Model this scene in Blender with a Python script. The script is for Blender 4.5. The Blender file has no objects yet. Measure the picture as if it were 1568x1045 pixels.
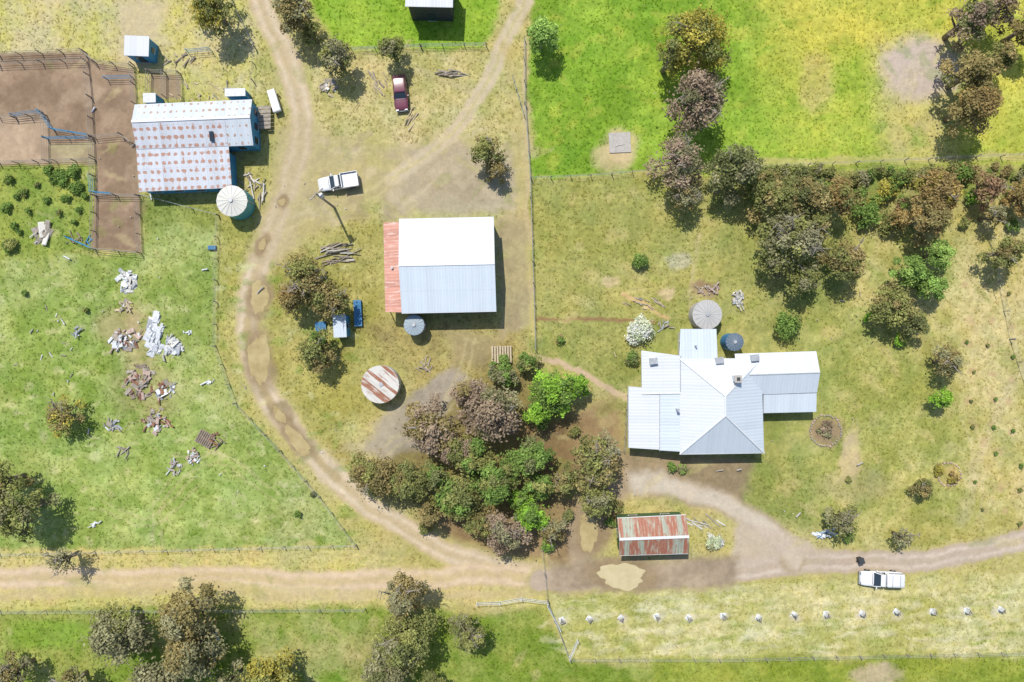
import bpy, math, random
import numpy as np
from mathutils import Vector, Matrix, Euler
random.seed(7); rng=np.random.default_rng(7)
S=0.085; H=90.0; CX,CY=784.0,522.5
def P(x,y,h=0.0):
    k=(H-h)/H
    return ((x-CX)*S*k,(CY-y)*S*k)
def V(x,y,h=0.0):
    a=P(x,y,h); return Vector((a[0],a[1],h))
scene=bpy.context.scene
col=scene.collection
KEXP=1.30
def lin(c):
    c=np.array(c,float)/255.0
    return np.where(c<=0.04045,c/12.92,((c+0.055)/1.055)**2.4)
def A(r,g,b,k=None):
    v=lin((r,g,b))/(k or KEXP); return tuple(float(min(q,0.85)) for q in v)

# ---------------------------------------------------------------- node helpers
class NT:
    def __init__(s,name):
        s.mat=bpy.data.materials.new(name); s.mat.use_nodes=True
        s.t=s.mat.node_tree; s.n=s.t.nodes; s.l=s.t.links
        s.b=s.n['Principled BSDF']; s.out=s.n['Material Output']
    def new(s,ty,**kw):
        n=s.n.new(ty)
        for k,v in kw.items(): setattr(n,k,v)
        return n
    def put(s,sock,v):
        if isinstance(v,bpy.types.NodeSocket): s.l.new(v,sock)
        elif isinstance(v,(tuple,list)): sock.default_value=(tuple(v)+(1,))[:4] if len(sock.default_value)==4 else tuple(v)[:3]
        else: sock.default_value=v
    def m(s,op,a,b=0.0,c=None,clamp=False):
        n=s.new('ShaderNodeMath',operation=op,use_clamp=clamp)
        s.put(n.inputs[0],a); s.put(n.inputs[1],b)
        if c is not None: s.put(n.inputs[2],c)
        return n.outputs[0]
    def mix(s,f,a,b,mode='MIX'):
        n=s.new('ShaderNodeMix',data_type='RGBA',blend_type=mode)
        s.put(n.inputs[0],f); s.put(n.inputs[6],a); s.put(n.inputs[7],b)
        return n.outputs[2]
    def noise(s,vec,scale,detail=3,rough=.55):
        n=s.new('ShaderNodeTexNoise'); n.inputs['Scale'].default_value=scale
        n.inputs['Detail'].default_value=detail; n.inputs['Roughness'].default_value=rough
        if vec is not None: s.l.new(vec,n.inputs['Vector'])
        return n.outputs[0]
    def ramp(s,v,lo,hi):
        n=s.new('ShaderNodeMapRange'); n.inputs[1].default_value=lo; n.inputs[2].default_value=hi
        s.put(n.inputs[0],v); return n.outputs[0]
    def bump(s,h,strength=.3,dist=.05):
        n=s.new('ShaderNodeBump'); n.inputs['Strength'].default_value=strength; n.inputs['Distance'].default_value=dist
        s.l.new(h,n.inputs['Height']); s.l.new(n.outputs[0],s.b.inputs['Normal'])
_mc={}
def M(name,c,rough=.7,metal=0.0,var=.25,scale=3.0,spec=.3):
    if name in _mc: return _mc[name]
    t=NT(name); tc=t.new('ShaderNodeTexCoord').outputs['Object']
    n=t.noise(tc,scale,4); n2=t.noise(tc,scale*7,2)
    f=t.m('ADD',t.m('MULTIPLY',n,.6),t.m('MULTIPLY',n2,.4))
    f=t.ramp(f,.35,.65)
    d=tuple(x*(1-var) for x in c); u=tuple(min(x*(1+var*.6),.9) for x in c)
    t.put(t.b.inputs['Base Color'],t.mix(f,d,u))
    t.b.inputs['Roughness'].default_value=rough; t.b.inputs['Metallic'].default_value=metal
    t.b.inputs['Specular IOR Level'].default_value=spec
    _mc[name]=t.mat; return t.mat

def roof_mat(name,base,var=.12,rust_sheet=None,spots=0.0,rustc=(.30,.10,.045),patch=0.0,sheet=.8,off=0.0,rib=.10,rough=.5,streak=0.0,edgek=.07):
    t=NT(name)
    uv=t.new('ShaderNodeUVMap').outputs[0]
    sp=t.new('ShaderNodeSeparateXYZ'); t.l.new(uv,sp.inputs[0]); u,v=sp.outputs[0],sp.outputs[1]
    sid=t.m('FLOOR',t.m('DIVIDE',t.m('ADD',u,off),sheet))
    wn=t.new('ShaderNodeTexWhiteNoise',noise_dimensions='1D'); t.l.new(sid,wn.inputs['W']); w=wn.outputs[0]
    tc=t.new('ShaderNodeTexCoord').outputs['Object']
    big=t.noise(tc,.45,4); fine=t.noise(tc,5,3)
    val=t.m('ADD',1.0-var*.9,t.m('MULTIPLY',w,var))
    val=t.m('ADD',val,t.m('MULTIPLY',t.m('SUBTRACT',big,.5),var*1.6))
    val=t.m('ADD',val,t.m('MULTIPLY',t.m('SUBTRACT',fine,.5),var*.8))
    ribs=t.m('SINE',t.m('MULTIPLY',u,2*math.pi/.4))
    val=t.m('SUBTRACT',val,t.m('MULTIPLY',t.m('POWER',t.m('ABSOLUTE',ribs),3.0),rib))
    edge=t.m('LESS_THAN',t.m('FRACT',t.m('DIVIDE',t.m('ADD',u,off),sheet)),.13)
    val=t.m('SUBTRACT',val,t.m('MULTIPLY',edge,edgek))
    lap=t.m('LESS_THAN',t.m('FRACT',t.m('DIVIDE',v,2.7)),.035)
    val=t.m('SUBTRACT',val,t.m('MULTIPLY',lap,edgek*1.2))
    vv=t.new('ShaderNodeCombineXYZ')
    for i in range(3): t.l.new(val,vv.inputs[i])
    c=t.mix(1.0,base,vv.outputs[0],'MULTIPLY')
    rc=t.mix(t.noise(tc,6,3),tuple(x*.6 for x in rustc),tuple(x*1.5 for x in rustc))
    cb=t.new('ShaderNodeCombineXYZ'); t.l.new(t.m('MULTIPLY',u,3.2),cb.inputs[0]); t.l.new(t.m('MULTIPLY',v,.55),cb.inputs[1])
    st=t.noise(cb.outputs[0],1.0,3)
    if streak>0: c=t.mix(t.m('MULTIPLY',t.ramp(st,.42,.7),streak,clamp=True),c,(.42,.43,.42))
    if rust_sheet is not None:
        f=t.m('GREATER_THAN',w,rust_sheet)
        f=t.m('MULTIPLY',f,t.ramp(st,.30,.5),clamp=True)
        f=t.m('ADD',f,t.m('MULTIPLY',t.ramp(st,.55,.68),.7),clamp=True)
        c=t.mix(f,c,rc)
    if spots>0:
        wob=t.m('MULTIPLY',t.m('SUBTRACT',t.noise(tc,.9,2),.5),2.2)
        row=t.m('SINE',t.m('MULTIPLY',v,2*math.pi/1.05)); row=t.ramp(row,-.1,.75)
        cb2=t.new('ShaderNodeCombineXYZ'); t.l.new(t.m('MULTIPLY',u,1.9),cb2.inputs[0]); t.l.new(t.m('MULTIPLY',v,.95),cb2.inputs[1])
        nn=t.noise(cb2.outputs[0],1.25,3,.6)
        du=t.m('SINE',t.m('ADD',t.m('MULTIPLY',u,2*math.pi/.82),wob))
        f=t.m('ADD',t.m('MULTIPLY',nn,2.0),t.m('MULTIPLY',du,.30))
        f=t.m('ADD',f,t.m('MULTIPLY',row,.55))
        f=t.ramp(f,1.66-spots,1.92-spots)
        c=t.mix(t.m('MULTIPLY',f,.85,clamp=True),c,rc)
    if patch>0:
        f=t.ramp(st,.62-patch*.2,.75-patch*.2); c=t.mix(t.m('MULTIPLY',f,.8,clamp=True),c,rc)
    t.put(t.b.inputs['Base Color'],c)
    t.b.inputs['Roughness'].default_value=rough; t.b.inputs['Specular IOR Level'].default_value=.3
    t.bump(ribs,.2,.03)
    return t.mat

# ---------------------------------------------------------------- mesh helpers
def raw_mesh(name,verts,loops,starts,mats,midx=None,colors=None,smooth=False):
    me=bpy.data.meshes.new(name)
    me.vertices.add(len(verts)); me.vertices.foreach_set('co',np.asarray(verts,np.float32).ravel())
    me.loops.add(len(loops)); me.loops.foreach_set('vertex_index',np.asarray(loops,np.int32))
    me.polygons.add(len(starts)); me.polygons.foreach_set('loop_start',np.asarray(starts,np.int32))
    if midx is not None: me.polygons.foreach_set('material_index',np.asarray(midx,np.int32))
    if smooth: me.polygons.foreach_set('use_smooth',np.ones(len(starts),bool))
    me.update(calc_edges=True)
    if colors is not None:
        a=me.color_attributes.new('Col','FLOAT_COLOR','POINT')
        a.data.foreach_set('color',np.asarray(colors,np.float32).ravel())
    for m in mats: me.materials.append(m)
    o=bpy.data.objects.new(name,me); col.objects.link(o); return o
def empty(name,loc=(0,0,0)):
    e=bpy.data.objects.new(name,None); e.location=loc; e.empty_display_size=.5; col.objects.link(e); return e

class MB:
    def __init__(s,mats): s.v=[]; s.f=[]; s.mi=[]; s.uv=[]; s.mats=mats
    def add(s,vs,fs,mi=0,uvs=None):
        o=len(s.v); s.v+= [tuple(p) for p in vs]
        for k,f in enumerate(fs):
            s.f.append([o+i for i in f]); s.mi.append(mi)
            s.uv.append(uvs[k] if uvs and uvs[k] else None)
    def box(s,c,size,rot=(0,0,0),mi=0,taper=1.0):
        R=Euler(rot).to_matrix(); c=Vector(c); a,b,h=size[0]/2,size[1]/2,size[2]/2
        vs=[]
        for z in (-1,1):
            k=1 if z<0 else taper
            for x,y in ((-1,-1),(1,-1),(1,1),(-1,1)): vs.append(c+R@Vector((x*a*k,y*b*k,z*h)))
        s.add(vs,[(3,2,1,0),(4,5,6,7),(0,1,5,4),(1,2,6,5),(2,3,7,6),(3,0,4,7)],mi)
    def tube(s,pts,rad,n=6,mi=0,cap=True):
        pts=[Vector(p) for p in pts]; vs=[]; fs=[]
        for i,p in enumerate(pts):
            d=(pts[min(i+1,len(pts)-1)]-pts[max(i-1,0)]).normalized()
            a=d.cross(Vector((0,0,1)));
            if a.length<.05: a=Vector((1,0,0))
            a.normalize(); b=d.cross(a)
            r=rad[i] if isinstance(rad,(list,tuple)) else rad
            for k in range(n):
                t=2*math.pi*k/n; vs.append(p+a*math.cos(t)*r+b*math.sin(t)*r)
        for i in range(len(pts)-1):
            for k in range(n):
                fs.append((i*n+k,i*n+(k+1)%n,(i+1)*n+(k+1)%n,(i+1)*n+k))
        if cap:
            fs.append(tuple(range(n))[::-1]); fs.append(tuple((len(pts)-1)*n+k for k in range(n)))
        s.add(vs,fs,mi)
    def panel(s,cs,th=.08,mi=0):
        cs=[Vector(c) for c in cs]
        n=Vector((0,0,0))
        for i in range(1,len(cs)-1): n+=(cs[i]-cs[0]).cross(cs[i+1]-cs[0])
        if n.z<0: n=-n; flip=True
        else: flip=False
        n.normalize()
        u=(cs[1]-cs[0]).normalized(); w=n.cross(u)
        uv=[((c-cs[0]).dot(u),(c-cs[0]).dot(w)) for c in cs]
        N=len(cs); bot=[c-Vector((0,0,th)) for c in cs]
        order=list(range(N))
        if flip: order=order[::-1]
        fs=[tuple(order)]; us=[[uv[i] for i in order]]
        fs.append(tuple(N+i for i in order[::-1])); us.append(None)
        for k in range(N):
            a,b=order[k],order[(k+1)%N]; fs.append((b,a,a+N,b+N)); us.append(None)
        s.add(cs+bot,fs,mi,us)
    def wall(s,foot,z0,z1s,mi=0):
        n=len(foot)
        for i in range(n):
            j=(i+1)%n
            a=foot[i];b=foot[j]
            s.add([(a[0],a[1],z0),(b[0],b[1],z0),(b[0],b[1],z1s[j]),(a[0],a[1],z1s[i])],[(0,1,2,3)],mi)
    def make(s,name,parent=None,smooth=False,bevel=0):
        off=np.array(parent.location) if parent else np.zeros(3)
        v=np.array([tuple(p) for p in s.v],float)-off
        me=bpy.data.meshes.new(name); me.from_pydata(v.tolist(),[],s.f)
        for m in s.mats: me.materials.append(m)
        me.polygons.foreach_set('material_index',s.mi)
        if any(s.uv):
            ul=me.uv_layers.new(name='UVMap'); i=0
            for f,uv in zip(s.f,s.uv):
                for k in range(len(f)):
                    if uv: ul.data[i].uv=uv[k]
                    i+=1
        if smooth: me.polygons.foreach_set('use_smooth',[True]*len(s.f))
        me.update()
        o=bpy.data.objects.new(name,me); col.objects.link(o)
        if parent: o.parent=parent
        if bevel:
            b=o.modifiers.new('bev','BEVEL'); b.width=bevel; b.segments=2; b.limit_method='ANGLE'
        return o

# ---------------------------------------------------------------- numpy noise
def vnoise(x,y,scale,seed):
    r=np.random.default_rng(seed).random((256,256)).astype(np.float32)
    x=x/scale+seed*3.7; y=y/scale+seed*1.9
    xi=np.floor(x).astype(int); yi=np.floor(y).astype(int); fx=x-xi; fy=y-yi
    fx=fx*fx*(3-2*fx); fy=fy*fy*(3-2*fy)
    a=r[yi%256,xi%256]; b=r[yi%256,(xi+1)%256]; c=r[(yi+1)%256,xi%256]; d=r[(yi+1)%256,(xi+1)%256]
    return (a*(1-fx)+b*fx)*(1-fy)+(c*(1-fx)+d*fx)*fy
def fbm(x,y,scale,seed,o=4):
    t=0;a=1;s=0
    for i in range(o):
        th=.6*i+.3; xr=x*math.cos(th)-y*math.sin(th); yr=x*math.sin(th)+y*math.cos(th)
        t=t+a*vnoise(xr,yr,scale/(2**i),seed+i*11); s+=a; a*=.55
    return t/s
# ---------------------------------------------------------------- ground colours
DP=2.0
xs=np.arange(-270,1840,DP); ys=np.arange(-240,1290,DP)
XX,YY=np.meshgrid(xs,ys); NY,NX=XX.shape
XW=XX+(fbm(XX,YY,45,1)-.5)*20+(fbm(XX,YY,9,5,2)-.5)*8
YW=YY+(fbm(XX,YY,45,2)-.5)*20+(fbm(XX,YY,9,6,2)-.5)*8
N1=fbm(XX,YY,70,21,5); N2=fbm(XX,YY,22,22,4); N3=fbm(XX,YY,7,23,3)
TM=np.clip((N1*.5+N2*.35+N3*.15-.5)*4.2+.5,0,1)
C=np.zeros((NY,NX,3)); G=np.ones((NY,NX)); ROAD=np.zeros((NY,NX))
def sl(x0,y0,x1,y1,mg):
    i0=max(0,int((x0-mg-xs[0])/DP)); i1=min(NX,int((x1+mg-xs[0])/DP)+2)
    j0=max(0,int((y0-mg-ys[0])/DP)); j1=min(NY,int((y1+mg-ys[0])/DP)+2)
    return (slice(j0,j1),slice(i0,i1))
def segd(px,py,a,b):
    ax,ay=a;bx,by=b;dx,dy=bx-ax,by-ay;L=dx*dx+dy*dy+1e-9
    t=np.clip(((px-ax)*dx+(py-ay)*dy)/L,0,1)
    return np.hypot(px-ax-t*dx,py-ay-t*dy)
def blend(s,m,c1,c2,g,road=False):
    m=np.clip(m,0,1); c1=lin(c1); c2=lin(c2) if c2 is not None else c1
    t=TM[s][...,None]; cc=c1*(1-t)+c2*t
    C[s]=C[s]*(1-m[...,None])+cc*m[...,None]
    if g is not None: G[s]=G[s]*(1-m)+g*m
    if road: ROAD[s]=np.maximum(ROAD[s],m)
def sms(x): x=np.clip(x,0,1); return x*x*(3-2*x)
def poly(pts,c1,c2=None,soft=6,alpha=1,g=1.0,road=False,warp=1):
    px=[p[0] for p in pts]; py=[p[1] for p in pts]
    s=sl(min(px),min(py),max(px),max(py),soft+16)
    X=XX[s]*(1-warp)+XW[s]*warp; Y=YY[s]*(1-warp)+YW[s]*warp
    d=np.full(X.shape,1e9); ins=np.zeros(X.shape,bool)
    for i in range(len(pts)):
        a=pts[i]; b=pts[(i+1)%len(pts)]
        d=np.minimum(d,segd(X,Y,a,b))
        if a[1]!=b[1]:
            cnd=((a[1]>Y)!=(b[1]>Y))&(X<(b[0]-a[0])*(Y-a[1])/(b[1]-a[1])+a[0]); ins^=cnd
    sd=np.where(ins,d,-d)
    m=sms((sd+soft)/(2*soft))*alpha
    blend(s,m,c1,c2,g,road); return s,m
def spline(pts,n=6):
    out=[]; p=[pts[0]]+list(pts)+[pts[-1]]
    for i in range(1,len(p)-2):
        for k in range(n):
            t=k/n; q=[]
            for j in (0,1):
                a,b,c,d=p[i-1][j],p[i][j],p[i+1][j],p[i+2][j]
                q.append(.5*((2*b)+(-a+c)*t+(2*a-5*b+4*c-d)*t*t+(-a+3*b-3*c+d)*t**3))
            out.append(tuple(q))
    out.append(tuple(pts[-1])); return out
def stroke(pts,w,c1,c2=None,soft=6,alpha=1,g=.0,road=False,warp=.6,sp=True,off=0):
    if sp: pts=spline(pts,4)
    if off:
        q=[]
        for i,p in enumerate(pts):
            a=pts[max(i-1,0)];b=pts[min(i+1,len(pts)-1)]
            dx,dy=b[0]-a[0],b[1]-a[1];L=math.hypot(dx,dy)+1e-6
            q.append((p[0]-dy/L*off,p[1]+dx/L*off))
        pts=q
    px=[p[0] for p in pts]; py=[p[1] for p in pts]
    s=sl(min(px),min(py),max(px),max(py),w/2+soft+16)
    X=XX[s]*(1-warp)+XW[s]*warp; Y=YY[s]*(1-warp)+YW[s]*warp
    d=np.full(X.shape,1e9)
    for i in range(len(pts)-1): d=np.minimum(d,segd(X,Y,pts[i],pts[i+1]))
    m=sms((w/2+soft/2-d)/soft)*alpha*(.72+.56*N2[s])
    blend(s,m,c1,c2,g,road)
def blob(x,y,rx,ry,c1,c2=None,alpha=1,g=1.0,ang=0,soft=.35):
    R=max(rx,ry); s=sl(x-R,y-R,x+R,y+R,R*.4+14)
    dx=XW[s]-x; dy=YW[s]-y; ca,sa=math.cos(ang),math.sin(ang)
    r=np.hypot((dx*ca+dy*sa)/rx,(-dx*sa+dy*ca)/ry)
    m=sms((1+soft-r)/(2*soft))*alpha*np.clip(.45+1.1*N2[s],0,1.0)
    blend(s,m,c1,c2,g)
full=(slice(0,NY),slice(0,NX))
blend(full,np.ones((NY,NX)),(196,184,122),(172,168,98),1)
# -- fields
poly([(-300,-300),(380,-300),(400,60),(392,160),(300,150),(200,90),(-300,90)],(208,196,148),(190,184,106),10)
poly([(-300,385),(215,390),(225,300),(335,335),(332,530),(362,615),(430,690),(545,835),(-300,850)],(142,162,80),(174,182,114),7)
poly([(-300,245),(140,250),(146,385),(0,400),(-300,400)],(130,152,66),(156,166,82),8)
poly([(0,480),(120,440),(180,560),(120,700),(0,700)],(134,160,68),(166,182,102),40,.6)
poly([(60,720),(300,640),(420,760),(300,830),(60,830)],(144,168,80),(170,188,106),40,.6)
poly([(480,-300),(775,-300),(765,30),(742,75),(545,78),(505,60),(478,20)],(126,166,46),(150,178,64),8)
poly([(470,80),(800,80),(810,330),(470,340)],(182,176,108),(200,187,135),14)
poly([(808,-300),(2000,-300),(2000,236),(812,272)],(124,160,50),(152,180,66),5)
poly([(1130,-300),(2000,-300),(2000,236),(1380,245),(1290,230),(1180,140)],(186,188,78),(206,197,94),60,.85)
poly([(1180,150),(1300,80),(1400,110),(1350,240),(1180,240)],(144,176,60),(172,186,76),30,.75)
blob(1250,130,26,45,(196,180,112),None,.7)
poly([(1340,60),(1470,60),(1460,240),(1350,240)],(202,186,134),(192,180,114),25,.8)
blob(1412,105,62,46,(208,190,182),(192,176,166),.9,.3)
blob(1290,45,90,28,(212,202,92),None,.6)
blob(985,45,80,60,(116,158,44),(150,178,64),.5,1); blob(900,120,60,80,(112,154,42),None,.5)
poly([(812,276),(1095,268),(1095,480),(820,488)],(158,160,86),(172,167,100),5)
poly([(1090,262),(2000,240),(2000,300),(1090,320)],(128,144,66),(168,160,102),12)
poly([(820,488),(1095,480),(1100,310),(1320,330),(1320,820),(1190,800),(950,700),(950,600),(820,545)],(144,152,80),(168,165,98),14)
poly([(1290,330),(2000,300),(2000,830),(1310,850),(1310,600)],(172,166,92),(194,185,124),20)
poly([(1230,480),(1330,470),(1480,640),(1470,800),(1240,790)],(150,160,80),(176,174,100),30,.7)
poly([(1460,330),(2000,300),(2000,800),(1500,790)],(196,186,116),(206,190,140),20,.7)
poly([(-300,848),(545,834),(620,880),(830,905),(830,925),(560,934),(-300,937)],(208,192,130),(192,185,110),6)
poly([(-300,936),(560,932),(700,940),(830,930),(870,1010),(1000,1020),(2000,1002),(2000,1400),(-300,1400)],(122,146,52),(158,163,86),8)
poly([(380,950),(560,945),(560,1045),(500,1060),(400,1020)],(116,150,50),(170,170,110),20,.7)
blob(80,970,70,22,(118,156,46),None,.7)
poly([(838,912),(1200,895),(2000,860),(2000,1000),(870,1010)],(180,178,102),(202,194,142),5)
poly([(1000,1008),(2000,1000),(2000,1045),(1000,1045)],(130,148,50),(154,162,68),8,.9)
poly([(330,330),(420,300),(405,385),(370,430),(350,520),(375,610),(335,530)],(168,167,90),(188,178,114),10)
poly([(410,400),(590,330),(590,500),(620,560),(560,640),(500,690),(430,640),(400,560)],(160,155,80),(180,171,106),20)
poly([(560,500),(800,480),(820,560),(700,600),(600,560)],(154,140,92),(172,160,100),20)
poly([(210,300),(335,310),(335,350),(215,345)],(120,136,60),(138,152,78),12,.8)
poly([(440,660),(545,690),(560,780),(830,850),(830,900),(700,880),(560,800)],(178,163,96),(164,154,86),10)
# soil below the trees
poly([(850,640),(950,600),(960,700),(950,800),(880,870),(820,860),(760,850),(700,830),(640,800)],(142,114,84),(158,132,100),18,.9,.2)
poly([(640,600),(820,560),(880,650),(840,800),(680,790),(560,760)],(118,104,64),(142,128,78),18,.8,.6)
poly([(955,695),(1160,700),(1140,770),(950,760)],(152,132,106),(166,144,116),12,.9,.2)
# -- yards (bare soil)
ys1=(150,127,104); ys2=(170,146,122)
poly([(-300,85),(130,80),(148,97),(205,105),(208,160),(210,215),(216,388),(140,380),(148,252),(-300,254)],ys1,ys2,3,1,.02,warp=.3)
poly([(-300,180),(74,178),(78,250),(-300,254)],(184,160,134),(194,170,142),3,.9,.02,warp=.3)
poly([(74,222),(143,218),(146,250),(74,250)],(182,172,132),None,3,.8,.3,warp=.3)
poly([(230,112),(278,114),(278,150),(230,152)],(156,134,112),None,3,.9,.1,warp=.3)
poly([(180,0),(260,0),(230,100),(180,100)],(204,184,154),None,14,.7,.2)
for i in range(26):
    x=rng.uniform(0,210); y=rng.uniform(90,380)
    if x>140 or y<245: blob(x,y,rng.uniform(8,26),rng.uniform(5,14),(128,106,86) if rng.random()<.5 else (186,164,138),None,.4,.02,ang=rng.uniform(-1,1))
# -- gravel yards
poly([(585,230),(700,215),(790,240),(800,320),(700,332),(585,332),(570,290)],(186,172,148),(174,158,134),12,.85,.1)
poly([(470,190),(620,230),(600,300),(500,345),(415,400),(440,300)],(190,174,136),(180,168,118),16,.8,.3)
poly([(762,335),(808,320),(815,500),(765,520)],(168,150,120),(178,164,126),8,.8,.2)
poly([(555,690),(590,640),(640,600),(690,560),(720,575),(680,630),(640,690),(580,700)],(166,156,140),(174,162,144),8,.95,.05)
poly([(530,690),(600,620),(650,640),(600,700)],(180,168,144),None,14,.7,.1)
poly([(680,500),(770,520),(740,560),(690,560)],(166,148,112),None,14,.7,.2)
poly([(760,640),(860,640),(900,720),(840,760)],(132,106,78),None,12,.6,.1)
for i in range(60):
    x=rng.uniform(450,800); y=rng.uniform(200,335)
    blob(x,y,rng.uniform(8,34),rng.uniform(4,12),[(202,186,156),(162,146,120),(176,170,106)][int(rng.integers(3))],None,.4,.2,ang=rng.uniform(-1,1))
# -- tracks
rd=(210,190,158); rd2=(197,177,143)
main=[(380,-200),(392,-40),(410,30),(440,95),(460,165),(455,240),(432,310),(410,375),(388,430),(380,490),(385,550),(410,610),(455,670),(515,735),(580,785),(660,832),(740,865),(835,884)]
stroke(main,48,(196,185,130),(186,177,114),14,.7,.5)
stroke(main,34,rd,rd2,8,1,.0,True)
stroke(main,6,(220,204,178),None,5,.6,0,off=9); stroke(main,6,(220,204,178),None,5,.6,0,off=-9)
stroke(main,4,(188,172,132),None,5,.5,0,off=1)
stroke(main[9:14],12,(184,165,122),None,6,.7,0)
stroke([(455,210),(440,300),(408,380)],60,(194,176,142),(186,170,134),18,.55,.1)
bl=[(-300,884),(0,884),(180,886),(350,882),(480,892),(620,888),(740,880),(835,886)]
stroke(bl,34,(213,190,154),(204,181,140),9,.95,0,True)
stroke(bl,7,(223,201,172),None,5,.65,0,off=9); stroke(bl,7,(223,201,172),None,5,.65,0,off=-10)
stroke(bl,4,(196,180,130),None,5,.5,0)
stroke([(-300,912),(0,912),(300,905),(480,915),(700,912),(830,905)],14,(208,187,150),(190,172,122),8,.6,.1)
stroke([(60,900),(300,893),(520,905)],6,(186,178,102),None,6,.4,.6)
rr=[(825,888),(900,886),(1000,884),(1110,876),(1250,862),(1400,860),(1500,845),(1580,822),(1850,760)]
stroke(rr,42,(190,175,130),(178,167,106),10,.7,.3)
stroke(rr,33,(194,178,158),(184,166,146),6,1,0,True)
stroke(rr[3:],6,(210,195,178),None,4,.6,0,off=8); stroke(rr[3:],6,(210,195,178),None,4,.6,0,off=-8)
hd=[(1215,862),(1190,822),(1150,790),(1095,766),(1030,748),(975,742),(930,765),(898,800),(888,845),(905,884)]
stroke(hd,34,(182,164,138),(172,152,122),10,.9,.05,True)
stroke(hd[:6],22,(213,201,182),(201,186,163),10,.85,0,True)
poly([(1130,790),(1200,815),(1260,850),(1140,870),(1115,850)],(202,186,166),(190,172,152),8,.9,0)
poly([(840,860),(1130,850),(1130,900),(840,905)],(158,140,116),(176,157,132),9,.85,0)
poly([(965,725),(1010,722),(1030,750),(970,760)],(208,197,178),None,8,.7,0)
blob(900,812,34,46,(152,134,106),(168,150,122),.8,.05)
tp=[(830,-200),(806,-20),(790,30),(768,75),(742,135),(708,185),(650,240),(600,275)]
stroke(tp,22,(210,194,164),(197,180,148),8,.95,.05,True)
stroke(tp,4,(190,182,116),None,4,.5,.6)
stroke([(738,150),(700,130),(640,110)],14,(202,185,146),None,12,.4,.3)
stroke([(806,60),(803,160),(806,280),(812,400),(816,520)],8,(204,184,146),(188,175,116),5,.8,.2)
stroke([(775,70),(790,150),(800,330)],16,(192,176,118),None,10,.5,.4)
stroke([(820,545),(850,556),(890,572),(925,590),(960,606)],9,(211,184,155),(200,175,144),4,.95,0,True)
stroke([(1072,360),(1062,420),(1055,470)],6,(194,180,132),None,5,.6,.3)
stroke([(822,492),(900,490),(1000,496)],5,(150,112,84),None,4,.8,.1)
stroke([(955,452),(985,468),(1020,490)],6,(210,176,128),None,4,.8,.3)
stroke([(1568,238),(1300,246),(1090,252),(1010,262)],12,(192,184,112),(204,188,134),6,.7,.4)
stroke([(1620,520),(1568,560),(1500,700),(1470,800)],16,(202,188,152),None,14,.35,.4)
for pts in ([(600,275),(560,300),(470,330),(420,360)],[(560,690),(520,700),(480,690)],[(240,840),(250,760),(330,700),(420,760)],[(150,770),(230,800),(300,740)],[(1480,640),(1500,720),(1490,800)],[(720,520),(700,600),(650,650),(590,690)]):
    stroke(pts,4,(206,192,146),None,4,.35,.5,off=7); stroke(pts,4,(206,192,146),None,4,.35,.5,off=-7)
# misc patches
for b in [(936,430,14,10),(1018,447,13,9),(940,240,30,26),(952,222,24,22)]:
    blob(*b,(208,186,146),None,.8,.3)
blob(1302,700,16,42,(206,184,152),(190,174,126),.9,.2,.15); blob(1310,745,55,26,(178,164,122),None,.5,.5)
blob(1080,445,22,12,(154,126,104),None,.8,.2); blob(1040,398,18,12,(190,184,162),None,.6,.6)
blob(1264,660,25,22,(158,134,110),None,.9,.2); blob(1453,726,20,22,(178,166,98),(206,178,118),.8)
blob(1340,1032,40,16,(194,174,146),None,.8,.4); blob(570,1010,40,50,(158,148,94),None,.5); blob(470,1005,80,26,(190,180,126),None,.5)
blob(455,800,36,60,(176,180,124),None,.5); blob(185,500,40,30,(178,158,118),None,.6,.4); blob(220,600,55,46,(174,160,118),None,.45,.4)
blob(210,530,28,60,(182,162,126),None,.5,.4); blob(640,205,40,14,(200,182,136),None,.5)
blob(500,600,40,40,(172,166,84),None,.5); blob(540,660,30,24,(198,188,122),None,.6)
for i in range(380):
    x=rng.uniform(-40,545); y=rng.uniform(400,835)
    if rng.random()<.5: blob(x,y,rng.uniform(3,11),rng.uniform(2,7),(200,198,144),None,.5,1)
    else: blob(x,y,rng.uniform(4,14),rng.uniform(3,9),(118,148,54),None,.45,1)
for i in range(240):
    x=rng.uniform(830,1560); y=rng.uniform(915,1000)
    blob(x,y,rng.uniform(6,24),rng.uniform(2,5),(216,208,168) if rng.random()<.6 else (148,160,76),None,.4,1,ang=-.03)
for i in range(200):
    x=rng.uniform(815,1560); y=rng.uniform(-20,250)
    blob(x,y,rng.uniform(6,22),rng.uniform(3,10),(196,196,86) if rng.random()<.45 else (104,148,36),None,.3,1,ang=rng.uniform(-1,1))
for i in range(200):
    x=rng.uniform(820,1560); y=rng.uniform(290,850)
    blob(x,y,rng.uniform(6,24),rng.uniform(4,12),(203,189,132) if rng.random()<.5 else (134,150,66),None,.35,1,ang=rng.uniform(-1,1))
for i in range(190):
    x=rng.uniform(-20,840); y=rng.uniform(0,400) if rng.random()<.6 else rng.uniform(850,1040)
    blob(x,y,rng.uniform(5,20),rng.uniform(3,9),(209,193,142) if rng.random()<.5 else (144,154,74),None,.3,.8,ang=rng.uniform(-1,1))
plant=[]
for i in range(9):
    for j in range(4):
        x=1478+j*32+i*3+rng.uniform(-6,6); y=440+i*42+j*9+rng.uniform(-9,9)
        plant.append((x,y)); blob(x,y,6,5,(186,154,118),None,.5,.2)
guards=[(860,950),(903,947),(952,948),(1005,945),(1056,945),(1107,943),(1163,944),(1215,941),(1266,939),(1319,938),(1371,937),(1426,937),(1479,935),(1530,934),(1584,932)]
for x,y in guards: blob(x,y+2,9,7,(212,202,176),None,.6,.4)
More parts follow.
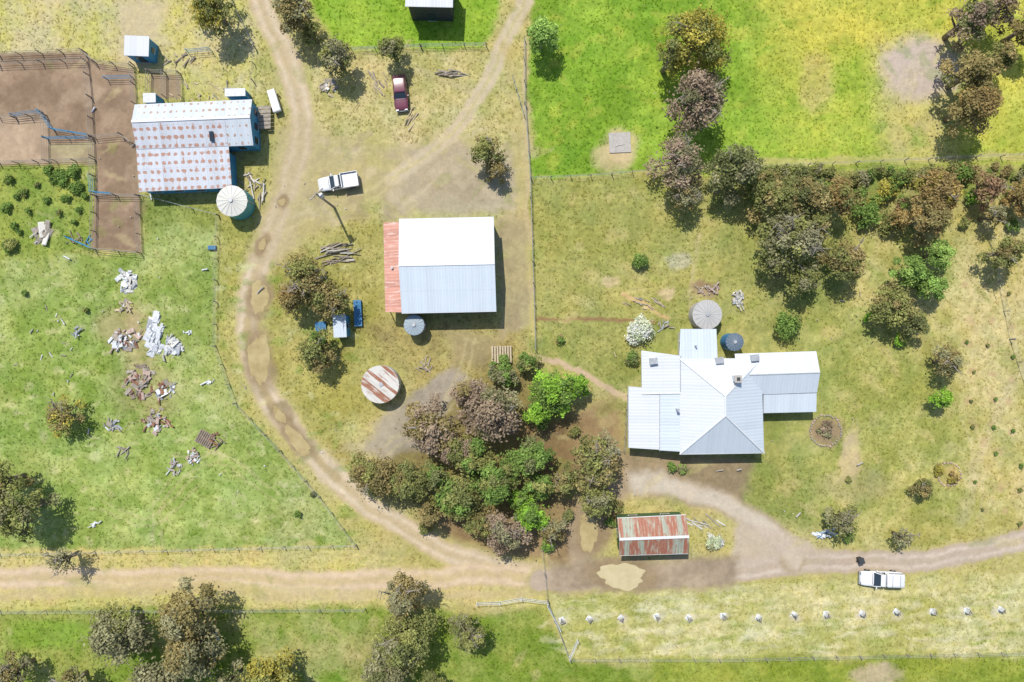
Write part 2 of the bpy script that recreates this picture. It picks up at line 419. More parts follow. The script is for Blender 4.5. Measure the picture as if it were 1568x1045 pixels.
PUD=[(397,455,12,27,.1,1,0),(397,550,15,40,-.05,2,0),(456,676,10,28,-.75,3,0),(901,815,15,27,-.1,4,0),(952,882,38,18,.05,5,1),(428,636,7,14,-.5,6,0),(432,310,5,6,0,2,0),(402,375,5,10,.2,3,0)]
for x,y,rx,ry,a_,sd,k_ in PUD:
    blob(x,y,rx*1.35+4,ry*1.2+4,(158,138,106),None,.95,0,a_,.3)
mm=(XX>815)&(XX<1090)&(YY>278)&(YY<484)
ml=np.sin((YY+np.sqrt((XX-900)**2+600)*.15+4*N1)*2*math.pi/9.0)
C*= (1+np.where(mm,ml*.05*(N1*1.6),0))[...,None]
mm=(XX>860)&(YY>895)&(YY<1003)
C*= (1+np.where(mm,np.sin((YY*.94+XX*.1)*2*math.pi/17)*.05,0))[...,None]
C*= (1+.24*(N3-.5)+.22*(N2-.5)+.18*(N1-.5))[...,None]
gr=np.clip(fbm(XX,YY,5.3,77,2),0,1); C*=(1+(.4+G)*(gr-.5)*.26)[...,None]
hd_=(fbm(XX,YY,34,91,4)-.5)*G*.30
C[...,0]*=1+hd_*.8; C[...,2]*=1-hd_*.3; C[...,1]*=1+hd_*.15
C=np.clip(C/KEXP,0,.75)

gm=NT('ground_soil_and_grass')
at=gm.new('ShaderNodeAttribute'); at.attribute_name='Col'
tc=gm.new('ShaderNodeTexCoord').outputs['Object']
n1=gm.noise(tc,2.6,5,.65); n2=gm.noise(tc,9,3,.6)
dk=gm.ramp(n1,.3,.7); amt=gm.m('ADD',gm.m('MULTIPLY',at.outputs['Alpha'],.24),.14)
mul=gm.m('ADD',1.0,gm.m('MULTIPLY',gm.m('SUBTRACT',dk,.5),amt))
mul=gm.m('ADD',mul,gm.m('MULTIPLY',gm.m('SUBTRACT',gm.ramp(n2,.3,.7),.5),gm.m('MULTIPLY',amt,1.0)))
cb=gm.new('ShaderNodeCombineXYZ')
for i in range(3): gm.l.new(mul,cb.inputs[i])
c=gm.mix(1.0,at.outputs['Color'],cb.outputs[0],'MULTIPLY')
ye=gm.m('MULTIPLY',gm.m('MULTIPLY',gm.ramp(gm.noise(tc,2.3,5,.7),.52,.72),at.outputs['Alpha']),.18)
c=gm.mix(ye,c,A(206,197,134))
gm.put(gm.b.inputs['Base Color'],c); gm.b.inputs['Roughness'].default_value=.95; gm.b.inputs['Specular IOR Level'].default_value=.1
gm.bump(gm.m('ADD',n1,gm.m('MULTIPLY',n2,.5)),.4,.10)

VX=(XX-CX)*S; VY=(CY-YY)*S
Vg=np.stack([VX,VY,np.zeros_like(VX)],-1).reshape(-1,3)
Cg=np.concatenate([C,G[...,None]],-1).reshape(-1,4)
idx=np.arange(NX*NY).reshape(NY,NX)
Q=np.stack([idx[1:,:-1],idx[1:,1:],idx[:-1,1:],idx[:-1,:-1]],-1).reshape(-1,4)
rf=(ROAD[:-1,:-1]>.45).reshape(-1)
def grid_obj(name,q,extra=None):
    u,inv=np.unique(q,return_inverse=True); inv=inv.reshape(-1)
    v=Vg[u]; cc=Cg[u]; loops=inv
    if extra is not None:
        n=len(v); v=np.concatenate([v,extra[0]]); cc=np.concatenate([cc,extra[1]]); loops=np.concatenate([loops,(extra[2]+n).reshape(-1)])
    return raw_mesh(name,v,loops,np.arange(0,len(loops),4),[gm.mat],colors=cc,smooth=True)
x0,x1=VX[0,0],VX[0,-1]; yt,yb=VY[0,0],VY[-1,0]; B=2500
ev=np.array([(x0,yb,0),(x1,yb,0),(x1,yt,0),(x0,yt,0),(-B,-B,0),(B,-B,0),(B,B,0),(-B,B,0)],float)
ec=np.tile(np.array([*A(170,168,104),1.0]),(8,1))
ef=np.array([(4,5,1,0),(5,6,2,1),(6,7,3,2),(7,4,0,3)])
grid_obj('ground',Q[~rf],(ev,ec,ef))
grid_obj('dirt_road',Q[rf])

# ---------------------------------------------------------------- foliage
lm=NT('foliage'); a=lm.new('ShaderNodeAttribute'); a.attribute_name='Col'
lm.n.remove(lm.b)
df=lm.new('ShaderNodeBsdfDiffuse'); tl=lm.new('ShaderNodeBsdfTranslucent'); mx=lm.new('ShaderNodeMixShader'); mx.inputs[0].default_value=.3
lm.l.new(a.outputs['Color'],df.inputs[0]); lm.l.new(a.outputs['Color'],tl.inputs[0])
lm.l.new(df.outputs[0],mx.inputs[1]); lm.l.new(tl.outputs[0],mx.inputs[2]); lm.l.new(mx.outputs[0],lm.out.inputs[0])
LEAF=lm.mat
BARK=M('bark',(.22,.18,.14),.9,var=.4); BARKG=M('bark_grey',(.32,.28,.24),.9,var=.3)
KIND={
'brown':((.205,.165,.072),(.14,.12,.05)),'olive':((.172,.175,.058),(.11,.122,.045)),'grey':((.19,.182,.105),(.13,.128,.066)),
'pink':((.225,.172,.125),(.16,.124,.084)),'green':((.125,.185,.045),(.085,.135,.034)),'bright':((.18,.30,.04),(.12,.21,.03)),
'yellow':((.27,.235,.05),(.18,.165,.04)),'orange':((.225,.16,.062),(.15,.115,.05)),'dark':((.125,.135,.055),(.09,.10,.042)),
'white':((.50,.52,.42),(.16,.21,.08)),'lime':((.22,.30,.08),(.14,.22,.055)),'red':((.225,.14,.08),(.15,.10,.06))}
def kindc(c): return np.array(c)*1.85
def leafset(cen,rad,nl,c,size,flat=.75,shell=.55):
    d=rng.normal(size=(nl,3)); d/=np.linalg.norm(d,axis=1,keepdims=True)
    d[:,2]=np.where(d[:,2]<-.2,-d[:,2]*.6,d[:,2])
    r=rad*(shell+(1-shell)*rng.random(nl)**.7)*(1+.13*rng.normal(size=nl))
    ph=rng.random(3)*6
    lump=1+.24*np.sin(d[:,0]*5+ph[0])*np.sin(d[:,1]*5+ph[1])*1.0+.1*np.sin(d[:,2]*9+ph[2])
    p=cen+d*(r*lump)[:,None]*np.array([1,1,flat])
    nrm=d*.6+rng.normal(size=(nl,3))*.5+np.array([-.05,.15,.5]); nrm/=np.linalg.norm(nrm,axis=1,keepdims=True)
    t=np.cross(nrm,rng.normal(size=(nl,3))); t/=np.linalg.norm(t,axis=1,keepdims=True)+1e-9
    b=np.cross(nrm,t); s=size*(.6+.8*rng.random(nl))[:,None]
    v=np.stack([p-t*s,p-b*s*.55,p+t*s,p+b*s*.55],1).reshape(-1,3)
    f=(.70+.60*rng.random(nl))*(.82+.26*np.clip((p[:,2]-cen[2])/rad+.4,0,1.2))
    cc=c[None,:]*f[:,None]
    cc=np.repeat(cc,4,0)
    return v,np.clip(cc,0,.8)
def tree(name,x,y,R,h,kind='brown',dens=1.0,twig=0,el=1.0,ang=0,nl=None,kind2=None,low=False,leaf=None):
    Rm=R*S*(H-.65*h)/H
    base=np.array(P(x,y,h*.62)+(0,))
    c1,c2=[kindc(q) for q in KIND[kind]]
    k2=[kindc(q) for q in KIND[kind2]] if kind2 else None
    lobes=[]
    if not low and el==1.0: el=rng.uniform(.88,1.14); ang=rng.uniform(0,3.1)
    n=nl or int(np.clip(8+Rm*4.4,7,32))
    lr=Rm*(.40 if n<12 else .28)
    ca,sa=math.cos(ang),math.sin(ang)
    for i in range(n):
        t=i*2.39996+rng.uniform(-.5,.5); q=math.sqrt((i+.5)/n)*rng.uniform(.74,1.16)
        rr_=q*(Rm-lr*.75)
        px,py=math.cos(t)*rr_*el,math.sin(t)*rr_/el
        px,py=px*ca-py*sa,px*sa+py*ca
        zz=h*(.88-.42*q*q+rng.uniform(-.12,.08))-lr*.5
        if low: zz=max(h*(.6-.35*q*q),lr*.3)
        lobes.append((px,py,max(zz,lr*.35),lr*rng.uniform(.58,1.32)))
    VS=[];CS=[]
    size=leaf or float(np.clip(.10+.020*Rm,.09,.18))
    tot=int(np.clip(1.0*dens*math.pi*Rm*Rm*3.0/(size*size*1.1),150,10500))
    w=sum(l[3]**2 for l in lobes)
    for l in lobes:
        tt=rng.random()
        cc=c1*tt+c2*(1-tt)
        if k2 and rng.random()<.4: cc=k2[0]*tt+k2[1]*(1-tt)
        cc=cc*rng.uniform(.82,1.22)
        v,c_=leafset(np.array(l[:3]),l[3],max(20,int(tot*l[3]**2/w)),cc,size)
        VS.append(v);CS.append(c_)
    ns=int(tot*.12)
    v,c_=leafset(np.array([0,0,h*.55]),Rm*.9,ns,(c1+c2)/2,size,flat=.42*h/Rm/.9 if h<Rm*2 else .6,shell=.3)
    VS.append(v);CS.append(c_)
    V_=np.concatenate(VS);C_=np.concatenate(CS)
    V_[:,2]=np.maximum(V_[:,2],.03)
    nq=len(V_)//4
    mb=MB([]); tr=.05*h**.9+.05
    lean=np.array([rng.uniform(-.4,.4),rng.uniform(-.4,.4)])*(h/8)
    top=Vector((lean[0],lean[1],h*.45))
    mb.tube([(0,0,-.2),(lean[0]*.4,lean[1]*.4,h*.2),top],[tr,tr*.8,tr*.6],7)
    for l in lobes:
        e=Vector(l[:3]); st=Vector((0,0,0)).lerp(top,rng.uniform(.5,1)); md=st.lerp(e,.5)+Vector((rng.uniform(-.3,.3),rng.uniform(-.3,.3),rng.uniform(-.2,.3)))
        mb.tube([st,md,e],[tr*.42,tr*.28,tr*.1],5)
    nb=len(mb.f)
    for k in range(twig):
        t=rng.random()*6.283; q=Rm*rng.uniform(.5,1.0)
        e=Vector((math.cos(t)*q,math.sin(t)*q,h*rng.uniform(.78,.98))); st=top.copy(); md=st.lerp(e,.5)+Vector((rng.uniform(-.4,.4),rng.uniform(-.4,.4),.5))
        mb.tube([st,md,e],[tr*.3,tr*.2,.02],5)
        for j in range(6):
            s0=md.lerp(e,rng.uniform(.0,.9)); e2=s0+Vector((rng.uniform(-1,1),rng.uniform(-1,1),rng.uniform(-.1,.5)))*Rm*.28
            mb.tube([s0,e2],[.045,.018],4)
    tv=np.array([tuple(p) for p in mb.v]); o=len(V_)
    loops=list(range(nq*4)); starts=list(range(0,nq*4,4)); mi=[0]*nq; p=nq*4
    for k,f in enumerate(mb.f):
        loops+= [o+i for i in f]; starts.append(p); p+=len(f); mi.append(1 if k<nb else 2)
    V_=np.concatenate([V_,tv]); C_=np.concatenate([C_,np.zeros((len(tv),3))])
    C_=np.concatenate([C_,np.ones((len(C_),1))],1)
    ob=raw_mesh(name,V_,loops,starts,[LEAF,BARK,BARKG],mi,C_)
    ob.location=base
    return ob
E='eucalyptus_tree'
T=[
(E,322,10,40,7.5,'olive',1,0,'yellow'),(E,448,16,37,7.5,'brown',1,2,'grey'),(E,478,48,20,5,'olive',.8,0,None),
(E,512,84,31,6.5,'grey',1,1,'olive'),(E,600,75,25,5.5,'olive',1,0,'grey'),('ash_tree',830,55,31,6,'lime',1.1,0,'green'),
(E,1072,58,56,11,'yellow',1,1,'olive'),(E,1030,82,26,9,'olive',.9,0,'yellow'),(E,1072,148,52,10,'pink',1,3,'grey'),(E,745,230,29,6,'olive',.9,1,'brown'),(E,762,262,18,4,'brown',.7,1,None),
(E,1490,28,36,9,'pink',1,1,'dark'),(E,1530,12,34,8,'pink',.9,0,'brown'),(E,1536,85,28,8,'olive',1,0,'brown'),(E,1495,108,42,9,'brown',1,0,'olive'),(E,1492,162,44,9,'brown',1,0,'orange'),(E,1575,40,30,8,'brown',1,0,None),
(E,1043,245,44,9,'grey',.75,3,'pink'),(E,1050,300,28,6,'grey',.6,2,'brown'),(E,1128,258,46,9,'dark',1,1,'grey'),
(E,1188,300,42,8,'olive',1,0,'brown'),(E,1240,300,38,8,'dark',1,0,'brown'),(E,1284,300,34,7,'orange',1,0,'olive'),(E,1215,365,54,9,'grey',.85,7,'olive'),(E,1298,398,36,7,'brown',.9,1,'olive'),(E,1232,425,32,6,'olive',.8,1,'grey'),(E,1250,345,30,7,'olive',.9,0,'brown'),(E,1168,272,24,6,'olive',.9,0,'brown'),(E,1185,405,24,6,'olive',.8,0,'grey'),
(E,1440,290,40,7.5,'orange',1,1,'yellow'),(E,1425,330,40,7.5,'brown',1,0,'orange'),(E,1515,288,28,6,'red',.9,1,'brown'),(E,1525,330,20,5,'brown',.6,2,'grey'),(E,1545,385,32,7,'olive',.8,1,'brown'),(E,1575,300,30,6,'orange',.9,0,None),
('walnut_tree',1440,390,27,5.5,'green',1.1,0,'lime'),('walnut_tree',1400,415,30,5.5,'green',1.1,0,'lime'),('walnut_tree',1432,440,24,5,'lime',1.1,0,'green'),
(E,1368,470,38,6.5,'olive',1,0,'brown'),(E,1400,495,26,5,'dark',.9,0,'olive'),
(E,1455,555,28,5.5,'brown',.6,2,'grey'),('citrus_tree',1444,610,20,4.2,'bright',1.1,0,'green'),
(E,1417,748,19,3.5,'brown',.8,1,'olive'),(E,1290,800,30,4.5,'olive',.7,2,'grey'),(E,1386,825,18,4.5,'grey',.25,3,None),
(E,662,655,50,8,'pink',1,1,'brown'),(E,755,632,52,8.5,'pink',1,1,'grey'),(E,712,600,24,6,'pink',.9,0,'brown'),(E,700,690,30,7,'pink',1,0,'olive'),
('pepper_tree',850,600,38,7,'bright',1.1,0,'green'),('pepper_tree',885,592,22,5,'bright',1,0,'green'),('pepper_tree',825,632,26,6,'green',1,0,'bright'),
('bottlebrush_tree',768,572,26,4.5,'green',1,0,'grey'),('bottlebrush_tree',808,556,20,4,'green',1,0,'olive'),
(E,572,728,42,7.5,'brown',1,1,'olive'),(E,622,738,38,7.5,'olive',1,0,'brown'),(E,700,762,42,7,'olive',1,0,'green'),(E,725,700,36,6.5,'olive',1,0,'green'),(E,655,790,24,6,'brown',.9,0,'olive'),
('oak_tree',760,735,42,7.5,'green',1.1,0,'olive'),('oak_tree',812,700,36,7,'green',1,0,'dark'),(E,665,730,24,6,'green',1,0,'dark'),('oak_tree',825,745,26,6,'green',1,0,'olive'),
('pepper_tree',812,790,30,6,'bright',1.1,0,'green'),('pepper_tree',798,765,20,5,'bright',1,0,'green'),(E,772,818,38,7,'pink',.9,2,'grey'),(E,738,805,26,6,'olive',1,0,'brown'),(E,848,812,24,5,'brown',.7,2,'grey'),
(E,910,712,46,8,'olive',.6,4,'brown'),(E,862,738,28,6,'olive',.6,2,'brown'),(E,915,768,32,7,'olive',.7,2,'grey'),(E,930,690,25,6,'grey',.4,3,None),
(E,468,425,44,7,'brown',.7,6,'olive'),(E,505,458,34,6.5,'brown',.8,2,'olive'),(E,445,455,28,6,'brown',.8,1,'orange'),(E,480,545,33,5.5,'olive',.95,1,'brown'),(E,487,520,20,5,'olive',.8,0,'green'),
(E,92,640,33,4.5,'brown',.45,3,'yellow'),(E,18,785,46,9,'olive',.9,2,'grey'),(E,-5,740,36,8,'olive',.9,1,'brown'),(E,92,860,24,6,'grey',.22,4,None),
(E,180,972,54,9,'grey',1,0,'olive'),(E,285,945,50,10,'brown',1,1,'grey'),(E,290,1000,50,10,'grey',1,0,'brown'),(E,240,1050,52,9,'grey',1,0,None),(E,412,1040,46,7,'yellow',1,0,'olive'),(E,350,1050,30,6,'dark',.9,0,'grey'),
(E,617,915,40,10,'grey',.8,3,'brown'),(E,615,985,54,10,'olive',1,1,'grey'),(E,590,1040,42,8,'grey',1,0,'dark'),(E,716,972,32,7,'grey',.8,2,'olive'),(E,15,1035,32,7,'grey',.9,1,'brown'),(E,100,1055,34,7,'grey',.7,1,'brown'),(E,660,1055,30,6,'olive',.9,0,None),
(E,900,1068,18,4,'olive',.9,0,None),
]
for t in T: tree(t[0],t[1],t[2],t[3],t[4],t[5],t[6],t[7],kind2=t[8])
SH=[('green_shrub',982,400,14,2.4,'green',None),('green_shrub',1208,496,27,3.2,'green','olive'),('white_flowering_shrub',982,506,24,2.6,'white',None),
('green_shrub',1380,520,12,1.8,'bright',None),('green_shrub',1333,485,9,1.5,'bright',None),('green_shrub',970,548,14,2,'green','dark'),
('grey_shrub',1095,830,14,1.3,'white','grey'),('garden_shrub',1440,720,10,1.2,'yellow','orange'),('garden_shrub',1462,732,10,1.2,'orange','yellow'),
('garden_shrub',1030,716,10,1.2,'green','grey'),('garden_shrub',1046,718,9,1.1,'lime','grey'),('garden_shrub',858,520,8,1.2,'green','red'),
('garden_shrub',455,788,7,1,'green',None),('garden_shrub',478,757,5,.9,'dark',None),('garden_shrub',1300,822,12,1.8,'green','olive'),('garden_shrub',1330,325,26,3.5,'green','olive'),
('garden_shrub',1362,290,20,3,'yellow','green'),('garden_shrub',1370,340,20,3,'olive','brown'),('garden_shrub',1478,260,18,3,'green','brown'),('garden_shrub',840,836,13,2.2,'green','bright'),
('garden_shrub',870,790,12,1.6,'dark','olive'),('garden_shrub',895,690,10,1.4,'olive','green'),('garden_shrub',935,800,10,1.3,'green','olive'),('garden_shrub',650,810,12,1.5,'olive',None),('garden_shrub',1300,735,6,.7,'olive',None),
('garden_shrub',1345,305,15,2.2,'yellow','green'),('garden_shrub',1385,310,12,2,'green','red'),('garden_shrub',1320,295,15,2.2,'olive','green'),('garden_shrub',1490,300,13,2,'bright','green'),('garden_shrub',1480,340,11,1.6,'olive','red'),('garden_shrub',1548,300,13,2,'orange','green'),('garden_shrub',1555,345,12,1.8,'green','olive'),('garden_shrub',945,775,12,1.4,'olive','brown'),('garden_shrub',880,660,11,1.4,'olive','brown')]
for s in SH: tree(s[0],s[1],s[2],s[3],s[4],s[5],1.0,0,kind2=s[6],low=True,nl=8)
x=1145
while x<1600:
    tree('hedge_shrub',x,266+rng.uniform(-7,12)-(x-1150)*.02,rng.uniform(9,18),rng.uniform(1.5,2.8),['green','dark','olive','grey','brown'][int(rng.integers(5))],1,0,kind2='olive',low=True,nl=6); x+=rng.uniform(12,20)
for x,y,r in [(12,275,10),(35,295,9),(72,260,9),(92,270,17),(110,262,12),(116,286,13),(98,303,8),(70,306,7),(20,345,8),(40,322,5),(120,322,7),(8,318,10),(88,325,6),(112,340,5),(12,376,15),(28,354,6),(36,448,6),(130,475,5),(55,283,5),(24,300,6),(128,300,6)]:
    tree('weed_shrub',x,y,r,rng.uniform(.6,1.3),'green' if rng.random()<.7 else 'olive',1,0,kind2='green',low=True,nl=5,leaf=.12)
for x,y in plant:
    if rng.random()<.6: tree('young_vine_plant',x,y,rng.uniform(2.6,4.5),.5,['olive','green','olive'][int(rng.integers(3))],1,0,low=True,nl=4)
tree('garden_plants',1264,658,15,.7,'grey',.6,0,kind2='pink',low=True,nl=7)

# grass tufts
NTF=75000
tx=rng.uniform(-40,1610,NTF); ty=rng.uniform(-40,1090,NTF)
ii=((tx-xs[0])/DP).astype(int); jj=((ty-ys[0])/DP).astype(int)
g=G[jj,ii]; keep=(g>.7)&(rng.random(NTF)<.30+.9*N2[jj,ii]**1.5)&(ROAD[jj,ii]<.2)
keep&= ~((tx>960)&(tx<1255)&(ty>500)&(ty<697)) & ~((tx>585)&(tx<765)&(ty>333)&(ty<482))
tx,ty=tx[keep],ty[keep]; cc=C[jj[keep],ii[keep]]; n=len(tx)
bx=(tx-CX)*S; by=(CY-ty)*S
VS=[];CC=[]
for k in range(5):
    an=rng.random(n)*6.283; L=rng.uniform(.08,.26,n); hgt=rng.uniform(.04,.13,n); w=rng.uniform(.03,.07,n)
    dx,dy=np.cos(an),np.sin(an)
    a_=np.stack([bx-dy*w,by+dx*w,np.full(n,.003)],-1); b_=np.stack([bx+dy*w,by-dx*w,np.full(n,.003)],-1); c_=np.stack([bx+dx*L,by+dy*L,hgt],-1)
    VS.append(np.stack([a_,b_,c_],1).reshape(-1,3)); f=rng.uniform(.85,1.35,n)[:,None]*np.array([.98,1.0,.85]); CC.append(np.repeat(cc*f,3,0))
VS=np.concatenate(VS);CC=np.concatenate(CC);CC=np.concatenate([CC,np.ones((len(CC),1))],1)
raw_mesh('grass_tufts',VS,np.arange(len(VS)),np.arange(0,len(VS),3),[LEAF],colors=CC)

# ---------------------------------------------------------------- materials
WHITE=roof_mat('white_corrugated_iron',(.62,.64,.66),.07,edgek=.05)
BLUEW=roof_mat('pale_blue_and_shaded_iron',(.58,.65,.71),.06,edgek=.05)  # pump shed's own colour; on the machinery shed, shade painted into the south slope
HOUSER=roof_mat('house_roof_iron',(.60,.625,.65),.05,rib=.05,edgek=.035)
HOUSEB=roof_mat('house_roof_iron_shaded',(.54,.60,.655),.06,rib=.05,edgek=.04)  # darker, bluer copy of the house iron: painted shade, mainly south and east slopes
RUSTSPOT=roof_mat('rust_spotted_iron',(.57,.60,.65),.12,spots=.30,rustc=(.36,.17,.10))
FEWRUST=roof_mat('lightly_rusted_iron',(.56,.61,.66),.10,spots=.08,rustc=(.34,.2,.13),streak=.2,edgek=.05)
SALMON=roof_mat('red_oxide_iron',(.62,.31,.235),.22,rustc=(.64,.48,.41),patch=.5)
STRIPE=roof_mat('rust_striped_iron',(.42,.46,.36),.25,rust_sheet=.50,rustc=(.30,.12,.075),sheet=.62,patch=.5)
TANKR=roof_mat('rust_striped_tank_roof',(.62,.60,.55),.12,rust_sheet=.66,rustc=(.27,.12,.07),sheet=.42)
BLUEWALL=M('blue_painted_wall',(.06,.27,.46),.6); CREAM=M('cream_weatherboard',(.58,.56,.51),.7,var=.08)
TEAL=M('teal_tank',(.10,.36,.37),.5); CONC=M('concrete',(.42,.395,.36),.9,var=.2); DARK=M('dark_shadow_metal',(.05,.055,.06),.6)
GLASS=M('window_glass',(.03,.045,.06),.08,var=.1,spec=.6); WOOD=M('weathered_timber',(.34,.30,.25),.9,var=.35); WOODD=M('brown_timber',(.26,.21,.16),.9,var=.35)
TRIM=M('white_trim',(.66,.67,.68),.5,var=.05); GREENW=M('green_painted_wall',(.06,.12,.05),.7); SHEET=M('white_sheet_metal',(.60,.62,.64),.5,var=.25)
BLUEP=M('blue_paint',(.07,.24,.45),.5); RUST=M('rusty_steel',(.26,.13,.085),.85,var=.4); GREYM=M('galvanised_steel',(.42,.44,.46),.45,.3,var=.2); STRAW=M('straw_timber',(.50,.41,.27),.9); PINKR=M('pinkish_rubble',(.44,.33,.28),.9,var=.3)
RIDGE=M('ridge_cap',(.64,.66,.68),.5,var=.06)

def ctr(*pts):
    c=sum(pts,Vector((0,0,0)))/len(pts); return Vector((c.x,c.y,0))
def openings(mb,a,b,z0,z1,n,w,mi,out):
    a=Vector(a);b=Vector(b);d=(b-a).normalized(); nrm=Vector((d.y,-d.x,0))*out
    for i in range(n):
        p=a.lerp(b,(i+.5)/n)
        ang=math.atan2(d.y,d.x)
        mb.box((p.x+nrm.x*.03,p.y+nrm.y*.03,(z0+z1)/2),(w,.06,z1-z0),(0,0,ang),mi)
        mb.box((p.x+nrm.x*.02,p.y+nrm.y*.02,z0-.04),(w+.2,.1,.08),(0,0,ang),2)
def gable(name,nw,ne,se,sw,hE,hR,matN,matS,wallm,over=.3,frac=.5,hS=None,win=(2,1.0),gutS=True):
    hS=hS or hE
    NW,NE,SE,SW=V(*nw,hE),V(*ne,hE),V(*se,hS),V(*sw,hS)
    RW=NW.lerp(SW,frac); RE=NE.lerp(SE,frac); RW.z=RE.z=hR
    c=ctr(NW,NE,SE,SW); e=empty(name,c)
    r=MB([matN,matS]); r.panel([NE,NW,RW,RE],.06,0); r.panel([SW,SE,RE,RW],.06,1); r.make('roof',e)
    t=MB([RIDGE]); t.box(((RW+RE)/2)+Vector((0,0,.03)),((RE-RW).length,.34,.05),(0,0,math.atan2((RE-RW).y,(RE-RW).x)))
    t.make('ridge_cap',e)
    gt=MB([TRIM])
    for a,b in ((NW,NE),(SW,SE))[:2 if gutS else 1]:
        gt.tube([a+Vector((0,0,-.06)),b+Vector((0,0,-.06))],.07,6)
    gt.make('gutters',e)
    def ins(p):
        dx=(NE-NW).normalized(); dy=(NW-SW); dy.z=0; dy.normalize()
        rel=p-c; u=rel.dot(dx); v=rel.dot(dy)
        return c+dx*(u-math.copysign(over,u))+dy*(v-math.copysign(over,v)) 
    f=[ins(p) for p in (SW,SE,NE,NW)]
    mr=[f[0].lerp(f[3],1-frac),f[1].lerp(f[2],1-frac)]
    w=MB([wallm,GLASS,TRIM])
    foot=[f[0],f[1],mr[1],f[2],f[3],mr[0]]
    w.wall([(p.x,p.y) for p in foot],0,[hS-.02,hS-.02,hR-.12,hE-.02,hE-.02,hR-.12],0)
    openings(w,f[0],f[1],.9,2.0,win[0],win[1],1,1); openings(w,f[1],f[2],.9,2.0,max(1,win[0]-1),win[1],1,1)
    openings(w,f[2],f[3],.9,2.0,win[0],win[1],1,1); openings(w,f[3],f[0],.9,2.0,max(1,win[0]-1),win[1],1,1)
    w.make('walls',e)
    return e,(NW,NE,SE,SW,RW,RE)

# machinery shed
e,q=gable('machinery_shed',(611,336),(756,333),(760,477),(615,480),3.7,5.0,WHITE,BLUEW,BLUEWALL,.12,win=(2,1.0))  # south slope's bluer iron puts its shading into the colour
mb=MB([SALMON]); mb.panel([q[3]+Vector((-.02,.1,-.1)),q[0]+Vector((-.02,-.3,-.1)),V(587,341,3.1),V(590,478,3.1)],.06,0)
mb.make('lean_to_roof',e)
mb=MB([WOODD,GREYM])
for yy in (345,378,411,444,474):
    a=V(589,yy,3.0); mb.tube([(a.x+.1,a.y,0),(a.x+.1,a.y,3.0)],.07,6,0)
mb.tube([V(601,411,3.1),V(601,411,3.1)+Vector((0,0,.6))],.15,8,1); mb.make('lean_to_posts',e)
mb=MB([DARK,TRIM])
for i in range(3):
    p=q[3].lerp(q[2],(i+.5)/3); mb.box((p.x,p.y+.08,1.5),(3.2,.05,2.9),(0,0,0),0)
mb.make('doors',e)
# woolshed
e,q=gable('wool_shed',(206,161),(386,153),(388,223),(209,229),3.1,4.0,FEWRUST,FEWRUST,BLUEWALL,.2,frac=.42,win=(4,.8),gutS=False)
mb=MB([RUSTSPOT])
mb.panel([V(213,294,2.45),V(355,288,2.45),V(350,223,3.11),V(208.5,228,3.11)],.06,0)
r0=q[4].lerp(q[3],.08)+Vector((0.02,0,.035)); r1=q[5].lerp(q[2],.08)+Vector((0,0,.035))
L=(q[5]-q[4]).length; fr=(V(350,228,3.1)-q[3]).length/L
s0=q[3]+Vector((0.02,0,.05)); s1=q[3].lerp(q[2],fr)+Vector((0,0,.05)); t1=r0.lerp(r1,fr)
mb.panel([s0,s1,t1,r0],.02,0)
mb.make('extension_roof',e)
mb=MB([BLUEWALL,GLASS,TRIM]); f=[V(214,292,2.45),V(354,287,2.45),V(349,230,2.9),V(210,234,2.9)]
cc=ctr(*f); ff=[cc+(Vector((p.x,p.y,0))-cc)*.97 for p in f]
mb.wall([(p.x,p.y) for p in ff],0,[2.38,2.38,2.9,2.9],0); openings(mb,ff[0],ff[1],.9,1.9,4,.9,1,1); mb.make('extension_walls',e)
mb=MB([GLASS,GREYM,TRIM]); p=V(324,209,3.62); mb.box(p,(.5,1.2,.1),(.2,0,.03),0); mb.make('skylight',e)
mb=MB([SHEET,BLUEWALL]); p=V(236,155,1.1); mb.box((p.x,p.y,1.1),(1.4,1.1,2.2),(0,0,.03),1); mb.box((p.x,p.y,2.25),(1.6,1.2,.08),(0,0,.03),0)
p=V(366,147,1); mb.box((p.x,p.y,1.1),(2.4,.8,2.2),(0,0,.03),1); mb.box((p.x,p.y,2.25),(2.6,1.0,.08),(0,0,.03),0); mb.make('lean_to_sheds',e)
mb=MB([WOOD,WOODD,SHEET])
for i in range(6):
    p=V(405,165+i*6,.8); mb.box((p.x,p.y,.8),(1.6,.42,.07),(0,0,.05),0)
for dx in (-.7,.7):
    for yy in (166,194): p=V(405,yy,.4); mb.box((p.x+dx,p.y,.38),(.12,.12,.8),(0,0,0),1)
mb.make('timber_loading_ramp')
mb=MB([SHEET,GREYM,RUST]); p=V(421,156,.5); mb.box((p.x,p.y,.75),(1.0,2.9,.5),(0,0,.3),0); mb.box((p.x,p.y,1.02),(.85,2.7,.05),(0,0,.3),1)
for sx in (-.5,.5):
    for sy in (-.8,.8): mb.box((p.x+sx,p.y+sy,.25),(.12,.12,.5),(0,0,0),2)
mb.make('water_trough')

